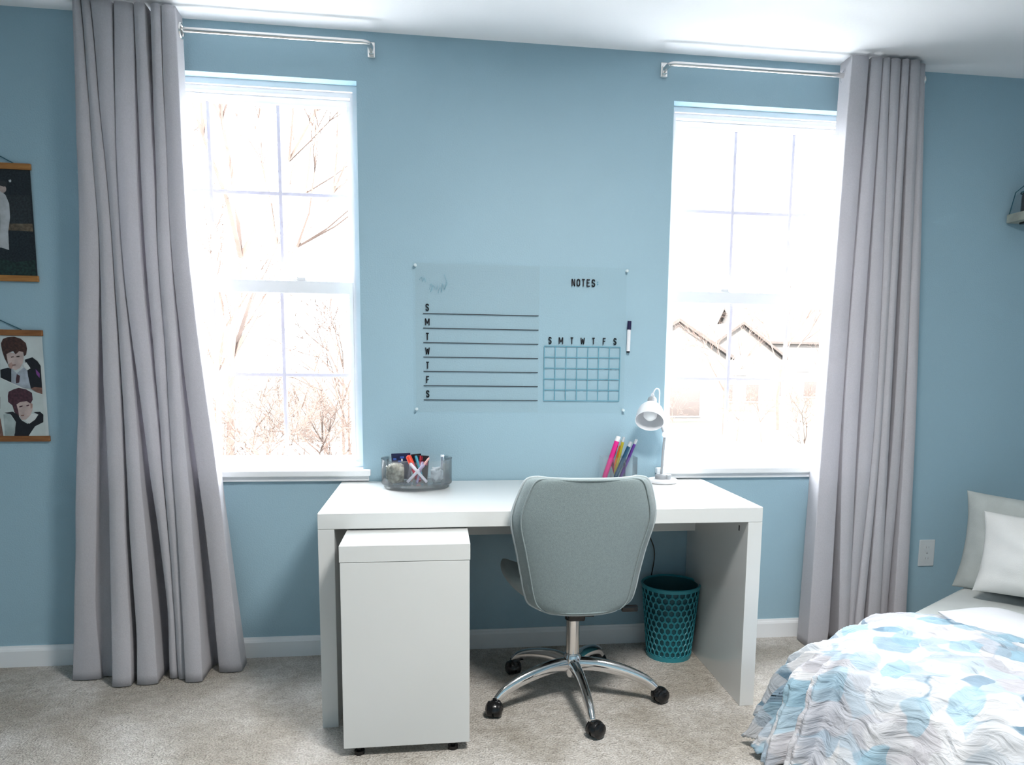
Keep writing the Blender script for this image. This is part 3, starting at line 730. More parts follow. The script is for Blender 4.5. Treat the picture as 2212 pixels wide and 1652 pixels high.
# ------------------------------------------------------------------ wall planner
film_y = -.004
t = thing('wall_planner', 'clear wall planner with black weekday lines and month grid above the desk', 'planner', (.79, -.003, 1.30))
bm = bmesh.new(); bm.faces.new([bm.verts.new((x, -.004, z)) for x, z in ((.352, 1.008), (1.224, 1.008), (1.224, 1.606), (.352, 1.606))]); link('clear_sheet', bm, M['film'], t)
bm = bmesh.new(); bm.faces.new([bm.verts.new((x, -.0055, z)) for x, z in ((.362, 1.012), (.860, 1.012), (.860, 1.602), (.362, 1.602))]); link('week_sheet', bm, thin('week_film', (1, 1, 1), .2, .07, (.70, .78, .80)), t)
GL = {'S': [[(1, .80), (.85, .97), (.5, 1), (.15, .97), (0, .80), (.03, .66), (.2, .56), (.8, .44), (.97, .34), (1, .20), (.85, .03), (.5, 0), (.15, .03), (0, .20)]],
      'M': [[(0, 0), (0, 1), (.5, .3), (1, 1), (1, 0)]], 'T': [[(0, 1), (1, 1)], [(.5, 1), (.5, 0)]],
      'W': [[(0, 1), (.22, 0), (.5, .8), (.78, 0), (1, 1)]], 'F': [[(1, 1), (0, 1), (0, 0)], [(0, .52), (.8, .52)]],
      'N': [[(0, 0), (0, 1), (1, 0), (1, 1)]], 'O': [[(.5, 1), (.12, .93), (0, .75), (0, .25), (.12, .07), (.5, 0), (.88, .07), (1, .25), (1, .75), (.88, .93), (.5, 1)]],
      'E': [[(1, 1), (0, 1), (0, 0), (1, 0)], [(0, .52), (.8, .52)]], ':': [[(.4, .72), (.4, .80)], [(.4, .2), (.4, .28)]]}
def glyph(bm, ch, x, z, h, w, st, y=-.0064):
    """x = left, z = baseline"""
    hs = st/2
    for line in GL[ch]:
        P = [Vector((x+hs+a*(w-st), z+hs+b_*(h-st))) for a, b_ in line]
        for p, q in zip(P, P[1:]):
            d = (q-p).normalized(); n = Vector((-d.y, d.x))*hs; e = d*hs*.55
            c = [p-e+n, p-e-n, q+e-n, q+e+n]
            A = [bm.verts.new((v.x, y, v.y)) for v in c]; B = [bm.verts.new((v.x, y+.0004, v.y)) for v in c]
            bm.faces.new(A); bm.faces.new(B[::-1])
            for i in range(4): bm.faces.new((A[i], B[i], B[(i+1) % 4], A[(i+1) % 4]))
for i, ch in enumerate('SMTWTFS'):
    zl_ = 1.405-i*.0575
    bm = bmesh.new(); box(bm, (.392, -.0066, zl_-.0016), (.858, -.006, zl_+.0016)); link('ruled_line', bm, M['ink'], t)
    bm = bmesh.new(); w = .019 if ch in 'MW' else .0135
    glyph(bm, ch, .4075-w/2+.001, zl_+.0095, .0295, w, .0048); link('lettering', bm, M['ink'], t)
for i, ch in enumerate('SMTWTFS'):
    bm = bmesh.new(); w = .019 if ch in 'MW' else .0135; glyph(bm, ch, .9065+i*.0455-w/2, 1.2925, .0285, w, .0046); link('lettering', bm, M['ink'], t)
bm = bmesh.new(); x = .992
for ch in 'NOTES': glyph(bm, ch, x, 1.5265, .031, .0155, .0050); x += .0208
link('lettering', bm, M['ink'], t)
bm = bmesh.new(); glyph(bm, ':', x, 1.531, .022, .012, .005); link('lettering', bm, M['gridline'], t)
bm = bmesh.new()
for i in range(8): xx = .8835+i*(1.2025-.8835)/7; box(bm, (xx-.0018, -.0066, 1.060), (xx+.0018, -.006, 1.284))
for i in range(6): zz = 1.060+i*(1.284-1.060)/5; box(bm, (.8835, -.0070, zz-.0018), (1.2025, -.0067, zz+.0018))
link('calendar_grid', bm, M['gridline'], t)
bm = bmesh.new()
for pts in ([(.378, 1.535), (.388, 1.548), (.392, 1.53), (.398, 1.545), (.404, 1.528)], [(.418, 1.50), (.425, 1.522), (.43, 1.505), (.422, 1.49), (.432, 1.515), (.446, 1.50), (.45, 1.52)],
            [(.452, 1.485), (.46, 1.51), (.466, 1.49), (.470, 1.525), (.478, 1.50), (.484, 1.53)], [(.476, 1.56), (.484, 1.54), (.488, 1.525), (.478, 1.505)]):
    tube(bm, bez([(a, -.0062, z) for a, z in pts], 5), .0007, 5)
link('handwriting', bm, M['scrib'], t, 'all')
for (x, z), lab in (((.363, 1.592), 'small clear push pin at the upper left corner of the wall planner'), ((1.2215, 1.594), 'small clear push pin at the upper right corner of the wall planner'),
                    ((.364, 1.023), 'small clear push pin at the lower left corner of the wall planner'), ((1.2205, 1.022), 'small clear push pin at the lower right corner of the wall planner')):
    bm = bmesh.new(); lathe(bm, [(0, 0), (.006, 0), (.006, .002), (.003, .005), (.003, .011), (.0055, .014), (.0055, .016), (0, .017)], None, 16, Matrix.Translation((x, -.006, z)) @ Matrix.Rotation(math.radians(90), 4, 'X'))
    tag(link('push_pin', bm, M['pin'], None, True), lab, 'push pin', 'planner push pins')
t = thing('marker', 'dry erase marker with dark cap fixed upright on the right of the planner', 'marker', (1.236, -.012, 1.262))
bm = bmesh.new(); cyl(bm, (1.2352, -.013, 1.268), (1.2365, -.013, 1.358), .0075, .0078, 20); link('barrel', bm, M['lampwhite'], t, True)
bm = bmesh.new(); cyl(bm, (1.2365, -.013, 1.356), (1.2378, -.013, 1.392), .0088, .0082, 20); link('cap', bm, cm('indigo_cap', (.012, .008, .05)), t, True)
bm = bmesh.new(); cyl(bm, (1.2350, -.013, 1.261), (1.2352, -.013, 1.269), .0062, .0075, 20); link('end_plug', bm, M['ink'], t, True)

# ------------------------------------------------------------------ outlet
t = thing('wall_outlet', 'white electrical outlet plate on the wall between right curtain and bed', 'outlet', (2.669, 0, .371))
bm = bmesh.new(); box(bm, (2.630, -.006, .309), (2.708, 0, .433), .003); link('cover_plate', bm, M['outlet'], t)
for zz in (.345, .397):
    bm = bmesh.new(); lathe(bm, [(0, 0), (.016, 0), (.017, .002), (0, .0025)], None, 24, Matrix.Translation((2.669, -.006, zz)) @ Matrix.Rotation(math.radians(90), 4, 'X')); s = link('socket', bm, M['outlet'], t, True)
    bm = bmesh.new()
    for dx in (-.006, .006): box(bm, (2.669+dx-.001, -.0090, zz-.003), (2.669+dx+.001, -.0080, zz+.006))
    link('slots', bm, M['lampgrey'], s)
bm = bmesh.new(); cyl(bm, (2.669, -.006, .371), (2.669, -.0075, .371), .003, n=12); link('screw', bm, M['nickel'], t)

# ------------------------------------------------------------------ posters
def poly(bm, pts, y, mi):
    f = bm.faces.new([bm.verts.new((x, y, z)) for x, z in pts]); f.material_index = mi
def poster(label, x0, x1, z0, z1, base, shapes, mats, hang, wood):
    t = thing('hanging_poster', label, 'poster', ((x0+x1)/2, -.006, z1), 'hanging posters')
    bm = bmesh.new(); box(bm, (x0+.004, -.0065, z0+.012), (x1-.004, -.0055, z1-.012)); 
    for k, (pts, mi) in enumerate(shapes): poly(bm, pts, -.0067-.00015*k, mi)
    me_o = link('print', bm, None, t, mats=mats)
    for zz in (z0, z1-.022):
        bm = bmesh.new(); box(bm, (x0, -.013, zz), (x1, -.0015, zz+.022), .002); link('rail', bm, wood, t)
    cx = (x0+x1)/2; bm = bmesh.new()
    tube(bm, [(cx-hang[0], -.006, z1), (cx, -.004, z1+hang[1]), (cx+hang[0], -.006, z1)], .0018, 6); link('cord', bm, M['cord'], t)
    bm = bmesh.new(); cyl(bm, (cx, 0, z1+hang[1]), (cx, -.012, z1+hang[1]), .003, n=10); link('nail', bm, M['nickel'], t)
def ell(cx, cz, rx, rz, n=20, rot=0): return [(cx+rx*math.cos(a)*math.cos(rot)-rz*math.sin(a)*math.sin(rot), cz+rx*math.cos(a)*math.sin(rot)+rz*math.sin(a)*math.cos(rot)) for a in [2*math.pi*i/n for i in range(n)]]
def jag(cx, cz, rx, rz, n, amp, seed):
    random.seed(seed); return [(cx+rx*(1+amp*random.uniform(-1, 1))*math.cos(a), cz+rz*(1+amp*random.uniform(-1, 1))*math.sin(a)) for a in [2*math.pi*i/n for i in range(n)]]
pm = lambda n_, c, v=.25, s=60: mat(n_, c, .45, col2=tuple(q*(1-v) for q in c), vscale=s)
nightm = mat('print_night', (.018, .024, .030), .4, col2=(.004, .006, .010), vscale=160)
# upper poster: night scene with a pale robed figure
X = lambda px, py: (-1.126+(px)*.00155-(py-355)*.00012+.0, 1.910-(py-355)*.00166)
up = [([(-1.38, 1.80), (-1.03, 1.80), (-1.03, 1.69), (-1.38, 1.68)], 1), ([(-1.38, 1.690), (-1.028, 1.700), (-1.028, 1.672), (-1.20, 1.676), (-1.38, 1.660)], 2),
      ([(-1.38, 1.57), (-1.20, 1.585), (-1.10, 1.560), (-1.028, 1.57), (-1.028, 1.505), (-1.38, 1.505)], 3),
      ([X(-60, 418), X(-10, 412), X(2, 412), X(14, 422), X(22, 440), X(24, 470), X(20, 500), X(22, 540), X(4, 535), X(-40, 540), X(-64, 530)], 4),
      (ell(*X(8, 409), .012, .014), 5), (jag(*X(8, 398), .016, .010, 18, .12, 3), 6), (jag(*X(24, 392), .004, .005, 10, .3, 5), 4),
      ([X(-6, 440), X(0, 432), X(4, 480), X(0, 530), X(-8, 530)], 7)]
poster('dark night scene poster with a pale robed figure on wooden rails, upper of the two', -1.375, -1.020, 1.490, 1.912, 0, up,
       [nightm, pm('print_sky', (.030, .036, .042), .6, 150), pm('print_glow', (.16, .12, .08), .6, 90), pm('print_grass', (.016, .040, .035), .7, 110), pm('print_robe', (.50, .52, .54), .2, 40),
        pm('print_skin', (.45, .36, .33)), pm('print_hair', (.03, .03, .035)), pm('print_robe_fold', (.34, .38, .40), .2, 40)], (.12, .062), M['wood2'])
# lower poster: collage with portraits of two young men
Z = lambda X_, Y_: (-1.170+X_/5.51*.00160-(Y_/5.51-34)*.00013, 1.311-(Y_/5.51-34)*.00175)
hair = [(30, 380), (25, 340), (50, 290), (100, 270), (180, 262), (260, 285), (320, 335), (335, 400), (325, 470), (300, 490), (290, 440), (240, 430), (200, 470), (170, 430), (120, 450), (90, 470), (110, 590), (70, 520), (40, 430)]
face = [(90, 470), (130, 445), (200, 460), (240, 425), (285, 440), (295, 500), (285, 570), (250, 630), (200, 655), (150, 630), (115, 580), (95, 520)]
coat1 = [(20, 650), (110, 625), (150, 640), (160, 720), (150, 800), (25, 745)]
shirt1 = [(150, 640), (215, 690), (300, 620), (340, 660), (385, 870), (300, 865), (150, 800)]
tie = [(215, 700), (255, 720), (245, 800), (205, 810), (205, 760)]
coat2 = [(310, 530), (400, 500), (460, 545), (500, 600), (520, 870), (385, 870), (350, 720), (340, 640)]
arm = [(385, 870), (430, 850), (520, 860), (524, 935), (450, 910)]
coll1 = [(290, 580), (330, 560), (380, 630), (340, 655), (300, 620)]
div = [(0, 740), (25, 745), (300, 865), (524, 937), (526, 950), (290, 880), (0, 756)]
bg2 = [(20, 752), (290, 876), (526, 946), (572, 1440), (60, 1440), (20, 1200)]
hair2 = [(110, 960), (120, 910), (180, 880), (240, 862), (330, 880), (400, 920), (410, 1000), (385, 1050), (340, 1020), (260, 1030), (215, 1060), (235, 1130), (250, 1220), (190, 1150), (165, 1070), (115, 1030)]
face2 = [(215, 1060), (260, 1030), (340, 1020), (385, 1045), (410, 1060), (408, 1130), (380, 1190), (330, 1240), (280, 1245), (245, 1190), (225, 1120)]
ear2 = [(380, 1040), (408, 1050), (405, 1100), (385, 1110)]
vest = [(70, 1160), (170, 1145), (230, 1180), (280, 1250), (350, 1290), (440, 1240), (480, 1180), (420, 1150), (500, 1145), (540, 1180), (540, 1270), (440, 1320), (360, 1440), (190, 1440), (210, 1270), (150, 1180)]
slv = [(60, 1180), (130, 1170), (205, 1270), (200, 1400), (180, 1440), (80, 1440)]
coll2 = [(325, 1250), (400, 1170), (470, 1180), (440, 1240), (370, 1290)]
jw = [(110, 590), (150, 560), (170, 600), (150, 650), (120, 620)]
low = [([(-190, 250), (14, 250), (14, 740), (-190, 700)], 8), ([(-640, 250), (-200, 250), (-200, 700), (-640, 600)], 9), ([(-640, 640), (0, 760), (20, 1200), (70, 1440), (-560, 1440)], 9),
       ([(-160, 1180), (0, 1200), (60, 1300), (70, 1440), (-150, 1440)], 10), ([(-40, 900), (10, 960), (45, 1040), (40, 1130), (0, 1100), (-40, 1060)], 5),
       ([(-500, 420), (-440, 330), (-340, 330), (-290, 420), (-330, 520), (-450, 520)], 5), ([(-560, 600), (-480, 540), (-300, 540), (-220, 600), (-240, 690), (-560, 610)], 4),
       (face, 2), (hair, 1), (jw, 3), (coat1, 4), (shirt1, 6), (tie, 5), (coat2, 4), ([(440, 640), (490, 690), (490, 745), (450, 700)], 11), (coll1, 7), (arm, 10), (div, 7), (bg2, 9),
       (face2, 2), (hair2, 12), (ear2, 3), (vest, 4), (slv, 8), (coll2, 7),
       ([(150, 498), (180, 490), (180, 500), (150, 508)], 1), ([(215, 488), (250, 486), (250, 497), (215, 500)], 1), ([(165, 590), (205, 585), (205, 597), (170, 600)], 10),
       ([(250, 1080), (290, 1070), (290, 1085), (252, 1096)], 12), ([(335, 1068), (370, 1060), (370, 1072), (338, 1082)], 12), ([(270, 1185), (310, 1180), (308, 1195), (274, 1198)], 10)]
low = [([Z(*p) for p in pts], mi) for pts, mi in low]
poster('photo collage poster of two dark haired young men on wooden rails, lower of the two', -1.375, -1.020, .893, 1.313, 0, low,
       [pm('print_paper', (.60, .66, .66), .1, 20), pm('print_auburn', (.075, .030, .022), .6, 120), pm('print_face', (.58, .46, .43), .3, 30), pm('print_ear', (.42, .27, .23)), pm('print_black', (.010, .009, .014), .4, 80),
        pm('print_maroon', (.07, .03, .04)), pm('print_shirt', (.42, .47, .54), .3, 40), pm('print_collar', (.68, .71, .70), .1), pm('print_paleblue', (.42, .50, .50), .3, 20), pm('print_pale', (.55, .62, .61), .12, 20),
        pm('print_brown', (.26, .13, .10), .4, 60), pm('print_violet', (.22, .06, .28)), pm('print_plum', (.085, .030, .045), .5, 110)], (.105, .050), M['wood'])

# ------------------------------------------------------------------ hanging lantern at the right edge
HX, HY = 2.998, -.10
t = thing('hanging_lantern', 'glass lantern with white candle on a pale wood base hanging at right edge', 'lantern', (HX, HY, 1.86))
bm = bmesh.new(); box(bm, (HX-.085, HY-.085, 1.845), (HX+.085, HY+.085, 1.882), .004); link('wooden_base', bm, M['palewood'], t)
bm = bmesh.new(); box(bm, (HX-.05, HY-.05, 1.836), (HX+.05, HY+.05, 1.8455), .002); link('base_foot', bm, M['black'], t)
bm = bmesh.new(); lathe(bm, [(.070, 1.882), (.070, 1.95), (.064, 1.975), (.050, 1.99), (.0475, 1.99), (.0615, 1.974), (.0675, 1.95), (.0675, 1.882)], (HX, HY, 0), 40, closed=True); link('glass_jar', bm, thin('lantern_glass', (.93, .96, .99), 1, .05), t, True)
bm = bmesh.new(); lathe(bm, [(.045, 1.982), (.062, 1.976), (.064, 1.990), (.052, 2.002), (.045, 2.002)], (HX, HY, 0), 40, closed=True); tube(bm, [(HX+.074*math.cos(a/8*math.pi), HY+.074*math.sin(a/8*math.pi), 1.966) for a in range(16)], .0028, 6, closed=True); link('collar', bm, M['teal_dark'], t, True)
bm = bmesh.new(); lathe(bm, [(0, 1.883), (.036, 1.883), (.036, 1.966), (.033, 1.970), (0, 1.968)], (HX, HY, 0), 32); link('candle', bm, M['cushion'], t, True)
bm = bmesh.new()
for sx, sy in ((-1, -1), (1, -1), (-1, 1), (1, 1)):
    tube(bm, [(HX+sx*.078, HY+sy*.078, 1.882), (HX+sx*.066, HY+sy*.066, 1.972), (HX+sx*.045, HY+sy*.045, 1.998), (HX, HY, 2.16)], .0022, 6)
link('hanging_wires', bm, M['cord'], t)
bm = bmesh.new(); tube(bm, bez([(HX, -.001, 2.15), (HX, -.06, 2.17), (HX, -.095, 2.165), (HX, -.112, 2.18)]), .004, 8); box(bm, (HX-.012, -.004, 2.12), (HX+.012, 0, 2.18), .001); link('hook', bm, M['black'], t)

# ------------------------------------------------------------------ bed
Hh = Vector((2.702, -.247, 0)); ub = Vector((-math.cos(.598), -math.sin(.598), 0)); vb = Vector((math.sin(.598), -math.cos(.598), 0))
bed = thing('bed', 'low bed with pale grey sheet set slantwise in the right corner', 'bed', Hh+ub*.9+vb*.55)
def rbox(bm, a0, a1, b0, b1, z0, z1, r, flare=0, nz=9, nper=14):
    """rounded slab in bed coordinates"""
    def ring(rr, off, z):
        out = []
        for ca, cb, st in ((a1-rr, b1-rr, 0), (a0+rr, b1-rr, 90), (a0+rr, b0+rr, 180), (a1-rr, b0+rr, 270)):
            for k in range(nper+1):
                th = math.radians(st+90*k/nper); p = Hh+ub*(ca+(rr+off)*math.cos(th))+vb*(cb+(rr+off)*math.sin(th)); out.append(bm.verts.new((p.x, p.y, z)))
        return out
    R_ = []
    e = .05
    R_.append(ring(r, flare, z0))
    for k in range(1, 5): R_.append(ring(r, flare*(1-k/5)**1.5, z0+(z1-e-z0)*k/5))
    for k in range(nz+1):
        th = math.pi/2*k/nz; R_.append(ring(r, -e*(1-math.cos(th)), z1-e+e*math.sin(th)))
    for A, B in zip(R_, R_[1:]):
        n = len(A)
        for i in range(n): bm.faces.new((A[i], A[(i+1) % n], B[(i+1) % n], B[i]))
    bm.faces.new(R_[0][::-1]); bm.faces.new(R_[-1])
bm = bmesh.new(); rbox(bm, -.09, 1.36, .03, 1.22, .05, .15, .06); link('bed_base', bm, M['sham'], bed, True)
for a, b_ in ((.0, .12), (1.25, .12), (.0, 1.1), (1.25, 1.1)):
    p = Hh+ub*a+vb*b_; bm = bmesh.new(); cyl(bm, p, p+Vector((0, 0, .052)), .025); link('leg', bm, M['black'], bed, True)
bm = bmesh.new(); rbox(bm, -.12, 1.37, -.04, 1.225, .09, .280, .05, .10); link('mattress_sheet', bm, M['sheet'], bed, True)

# comforter: draped sheet of quilt over the mattress and down the two near sides
def drape(a, b):
    """arclength parameters on the quilt -> point"""
    A1, B0 = 1.272, .116
    da = max(0, a-A1); db = max(0, B0-b); d = math.hypot(da, db)
    ca = min(a, A1); cb = max(b, B0)
    rise = min(1, max(0, (a-.42)/.5)); rise = rise*rise*(3-2*rise)
    zt = .288+.086*rise
    zt += .020*noise.noise(Vector((a*2.2, b*2.2, 3)))
    p = Hh+ub*ca+vb*cb
    R = .205; off = dz = 0
    if d > 0:
        dirn = (ub*da-vb*db)/d
        arc = R*math.pi/2*.722
        if d < arc: th = d/R; off = R*math.sin(th); dz = R*(1-math.cos(th))
        else:
            th = arc/R; k = min(d-arc, (zt-R*(1-math.cos(th))-.02)/math.sin(th)); off = R*math.sin(th)+k*math.cos(th)*.96; dz = R*(1-math.cos(th))+k*math.sin(th)*1.0
        s = (b if da > db else a)
        ang = math.atan2(da, db)
        ph = s*26+ang*9+1.2*noise.noise(Vector((a*3, b*3, 9)))
        off += min(1, d/.25)*(.026*math.sin(ph)+.012*math.sin(ph*2.1+1))
        p = p+dirn*off
    z = zt-dz
    # quilt tufts and crinkles
    n1 = noise.fractal(Vector((a*7+b*2, b*4.5, 1)), 1, 2, 4)
    n2 = 1-abs(noise.noise(Vector((a*15+b*5, b*8.0-a*3, 5))))*2
    n3 = noise.noise(Vector((a*34, b*20, 2)))
    z += (.011*n1+.007*(n2-.5)+.0035*n3)*(1 if d < .2 else .6)
    if d > .12: p = p+dirn*(.010*n1+.006*n2)
    return Vector((p.x, p.y, max(z, .012+.004*n1)))
bm = bmesh.new(); uvl = bm.loops.layers.uv.new('UVMap')
a0, a1, b0, b1 = .50, 1.72, -.30, 1.35
na, nb = 190, 220; G = []
for i in range(na+1):
    a_ = a0+(a1-a0)*i/na; row = []
    for j in range(nb+1):
        b_ = b0+(b1-b0)*j/nb
        # the head edge of the quilt slants: it starts further down on the left side
        aa = a0+.06*math.sin(b_*5)+(a_-a0)*(a1-a0-.06*math.sin(b_*5))/(a1-a0)
        row.append((bm.verts.new(drape(aa, b_)), (aa, b_)))
    G.append(row)
for i in range(na):
    for j in range(nb):
        q = [G[i][j], G[i+1][j], G[i+1][j+1], G[i][j+1]]
        if math.hypot(max(0, q[0][1][0]-1.272), max(0, .116-q[0][1][1])) > .485+.008*math.sin(q[0][1][1]*9): continue
        f = bm.faces.new([v for v, _ in q])
        for lp, (_, uv) in zip(f.loops, q): lp[uvl].uv = uv
cf = thing('comforter', 'white puffy comforter with blue and grey brushstroke petals spread over the bed', 'comforter', Hh+ub*1.2+vb*.6+Vector((0, 0, .3)))
co = link('quilt', bm, M['comforter'], cf, 'all')
sm = co.modifiers.new('thickness', 'SOLIDIFY'); sm.thickness = .012; sm.offset = -1
# turned-back white edge
bm = bmesh.new(); rings = []
NB = 60
for j in range(NB+1):
    b_ = .10+(1.30-.10)*j/NB; k = min(1, j/10); k = math.sin(k*math.pi/2)
    ring = []
    for i in range(20):
        th = 2*math.pi*i/20
        a_ = .55+.09*b_+(.125+.03*math.sin(b_*6))*k*math.cos(th)+.03*(1-k); zz = .316+.050*k*math.sin(th)+.01*noise.noise(Vector((b_*6, th, 0)))
        p = Hh+ub*a_+vb*b_; ring.append(bm.verts.new((p.x, p.y, zz+(.02*(a_-.45)/.3))))
    rings.append(ring)
for A, B in zip(rings, rings[1:]):
    for i in range(20): bm.faces.new((A[i], A[(i+1) % 20], B[(i+1) % 20], B[i]))
bm.faces.new(rings[0]); bm.faces.new(rings[-1][::-1])
link('turned_back_edge', bm, M['white_cotton'], cf, 'all')['label'] = 'plain white turned-back edge'

def pillow(name, label, c, w, h, th, mtx, m_, flange=.0, seed=0, cat='pillow'):
    bm = bmesh.new(); n = 40; F_ = []; B_ = []
    for j in range(n+1):
        v = -math.cos(math.pi*j/n); rf = []; rb_ = []
        for i in range(n+1):
            u = -math.cos(math.pi*i/n)
            x = u*(1-.07*(1-v*v)*(abs(u)**3)); z = v*(1-.07*(1-u*u)*(abs(v)**3))
            f = max(0, (1-abs(u)**3.0))*max(0, (1-abs(v)**3.0))
            t_ = th*f**.55*(1+.12*noise.noise(Vector((u*2+seed, v*2, 0))))+.004*noise.noise(Vector((u*7+seed, v*7, 3)))*f
            if max(abs(u), abs(v)) > .9999: t_ = 0
            wob = .01*noise.noise(Vector((u*3, v*3, seed)))
            a_ = Vector((x*w/2, -t_/2+wob, z*h/2)); rf.append(bm.verts.new(mtx @ a_))
            rb_.append(rf[-1] if t_ == 0 else bm.verts.new(mtx @ Vector((x*w/2, t_/2+wob, z*h/2))))
        F_.append(rf); B_.append(rb_)
    for G_ in (F_, B_):
        for A, B in zip(G_, G_[1:]):
            for i in range(n):
                q = [A[i], A[i+1], B[i+1], B[i]]
                if not bm.faces.get(q): bm.faces.new(q)
    t = thing(name, label, cat, c); link('pillow_body', bm, m_, t, 'all'); return t
import mathutils
def pm_(c, rz, lean, roll): return Matrix.Translation(c) @ Matrix.Rotation(rz, 4, 'Z') @ Matrix.Rotation(lean, 4, 'X') @ Matrix.Rotation(roll, 4, 'Y')
rz = math.atan2(vb.y, vb.x)
pc = Vector((2.915, -.456, .478)); rz = -.86; pillow('bed_pillow', 'large pale grey pillow leaning on the wall at the head of the bed', pc, .70, .42, .15, pm_(pc, rz, -.22, .02), M['sham'], seed=2)
pc = Vector((2.800, -.580, .480)); pillow('throw_pillow', 'smaller white cushion propped in front of the large grey pillow', pc, .52, .33, .13, pm_(pc, rz, -.30, .0), M['cushion'], seed=6, cat='cushion')

# ------------------------------------------------------------------ outdoors
GZ = -3.1
M['lawn'] = mat('lawn', (.036, .0385, .028), .9, bump=.2, bscale=8)
def mow_stripes(m):
    nt = m.node_tree; N = nt.nodes; L = nt.links
    tc = N.new('ShaderNodeTexCoord'); mp = N.new('ShaderNodeMapping'); mp.inputs['Location'].default_value = (-9, -24, 0)
    w = N.new('ShaderNodeTexWave'); w.wave_type = 'RINGS'; w.rings_direction = 'Z'; w.inputs['Scale'].default_value = .28; w.inputs['Distortion'].default_value = 1.2; w.inputs['Detail'].default_value = 2
    r_ = N.new('ShaderNodeValToRGB'); r_.color_ramp.elements[0].color = (.021, .025, .015, 1); r_.color_ramp.elements[1].color = (.032, .032, .026, 1)
    L.new(tc.outputs['Object'], mp.inputs[0]); L.new(mp.outputs[0], w.inputs['Vector']); L.new(w.outputs['Fac'], r_.inputs[0]); L.new(r_.outputs[0], N['Principled BSDF'].inputs['Base Color'])
mow_stripes(M['lawn'])
M['road'] = mat('pale_concrete_road', (.62, .61, .60), .9, bump=.1, bscale=5, var=.1, vscale=.6)
M['bark'] = mat('bare_bark', (.070, .046, .037), .9, bump=.2, bscale=20, var=.3, vscale=3)
M['siding'] = mat('pale_siding', (.064, .056, .051), .8, bump=.1, var=.05)
M['roof'] = mat('brown_shingle_roof', (.040, .031, .027), .9, bump=.3, bscale=10, var=.2, vscale=4)
M['mulch'] = mat('brown_mulch', (.036, .028, .023), .95, bump=.3, bscale=10, var=.3, vscale=4)
M['hwin'] = mat('house_window_glass', (.036, .027, .024), .2, bump=.02)
bm = bmesh.new(); box(bm, (-90, 3, GZ-.2), (120, 190, GZ)); struct(link('lawn', bm, M['lawn']))
bm = bmesh.new()
pts = bez([(-60, 30, 0), (-10, 32, 0), (8, 34, 0), (18, 31, 0), (30, 24, 0), (45, 10, 0)], 10); w = 3.6; A = []; B = []
for i, p in enumerate(pts):
    d = (pts[min(i+1, len(pts)-1)]-pts[max(i-1, 0)]).normalized(); n = Vector((-d.y, d.x, 0))
    A.append([bm.verts.new((*(p+n*w).xy, GZ+.001)), bm.verts.new((*(p-n*w).xy, GZ+.001)), bm.verts.new((*(p-n*w).xy, GZ+.05)), bm.verts.new((*(p+n*w).xy, GZ+.05))])
for a_, b_ in zip(A, A[1:]):
    for i in range(4): bm.faces.new((a_[i], a_[(i+1) % 4], b_[(i+1) % 4], b_[i]))
bm.faces.new(A[0]); bm.faces.new(A[-1][::-1])
struct(link('road', bm, M['road']))
bm = bmesh.new(); lathe(bm, [(0, GZ+.12), (1.6, GZ+.10), (2.2, GZ+.02), (2.2, GZ-.02)], (10.2, 25, 0), 32); tag(link('mulch_bed', bm, M['mulch'], None, True), 'oval brown mulch bed on the front lawn seen through the right window', 'mulch bed')

def tree_mesh(seed, h, lv, spread, nb):
    rnd = random.Random(seed); V = []; F = []
    def seg(p, q, r0, r1):
        d = (q-p).normalized(); s = d.orthogonal().normalized(); u = d.cross(s); k = len(V)
        for c, r in ((p, r0), (q, r1)):
            for j in range(3): a = 2.094*j; V.append(c+s*math.cos(a)*r+u*math.sin(a)*r)
        for j in range(3): F.append((k+j, k+(j+1) % 3, k+3+(j+1) % 3, k+3+j))
    def grow(p, d, ln, r, l):
        n = 3
        for i in range(n):
            d2 = (d+Vector((rnd.uniform(-1, 1), rnd.uniform(-1, 1), rnd.uniform(-.3, .9)))*.16).normalized(); q = p+d2*ln/n
            seg(p, q, r*(1-.22*i), r*(1-.22*(i+1))); p, d = q, d2
            if l > 0 and i > 0 or (l == lv and i >= 1):
                for _ in range(nb):
                    ax_ = d.orthogonal().normalized(); ax_.rotate(Matrix.Rotation(rnd.uniform(0, 6.28), 3, d))
                    nd = (d+ax_*rnd.uniform(.5, 1.0)*spread).normalized(); grow(p, nd, ln*rnd.uniform(.48, .68), r*.45, l-1)
    grow(Vector((0, 0, 0)), Vector((0, 0, 1)), h*.62, h*.014, lv)
    me = bpy.data.meshes.new('tree_branches'); me.from_pydata([tuple(v) for v in V], [], F); me.materials.append(M['bark']); return me
T1 = [tree_mesh(11, 9, 4, .9, 3), tree_mesh(12, 7.5, 4, 1.1, 3), tree_mesh(13, 11, 4, .7, 3)]
SH = [tree_mesh(21, 3.2, 3, 1.3, 4), tree_mesh(22, 2.6, 3, 1.5, 4)]
def plant(name, label, cat, me, x, y, s, rot, grp):
    o = bpy.data.objects.new(name, me); COL.objects.link(o); o.location = (x, y, GZ-.05); o.scale = (s, s, s); o.rotation_euler = (0, 0, rot); tag(o, label, cat, grp); return o
rnd = random.Random(4)
plant('bare_tree', 'tall bare tree in front of the thicket, seen through the left window', 'tree', T1[2], -3.9, 14.5, .95, .4, 'bare trees outside')
k = 0
for x, y, s, v in ((-2.0, 19, .6, 0), (-6.6, 22, .7, 1), (-3.0, 26, .7, 0), (-8.4, 30, .8, 2), (-4.6, 33, .8, 1)):
    plant('bare_tree', 'bare leafless tree in the thicket seen through the left window', 'tree', T1[v], x, y, s, rnd.uniform(0, 6), 'thicket trees outside the left window')
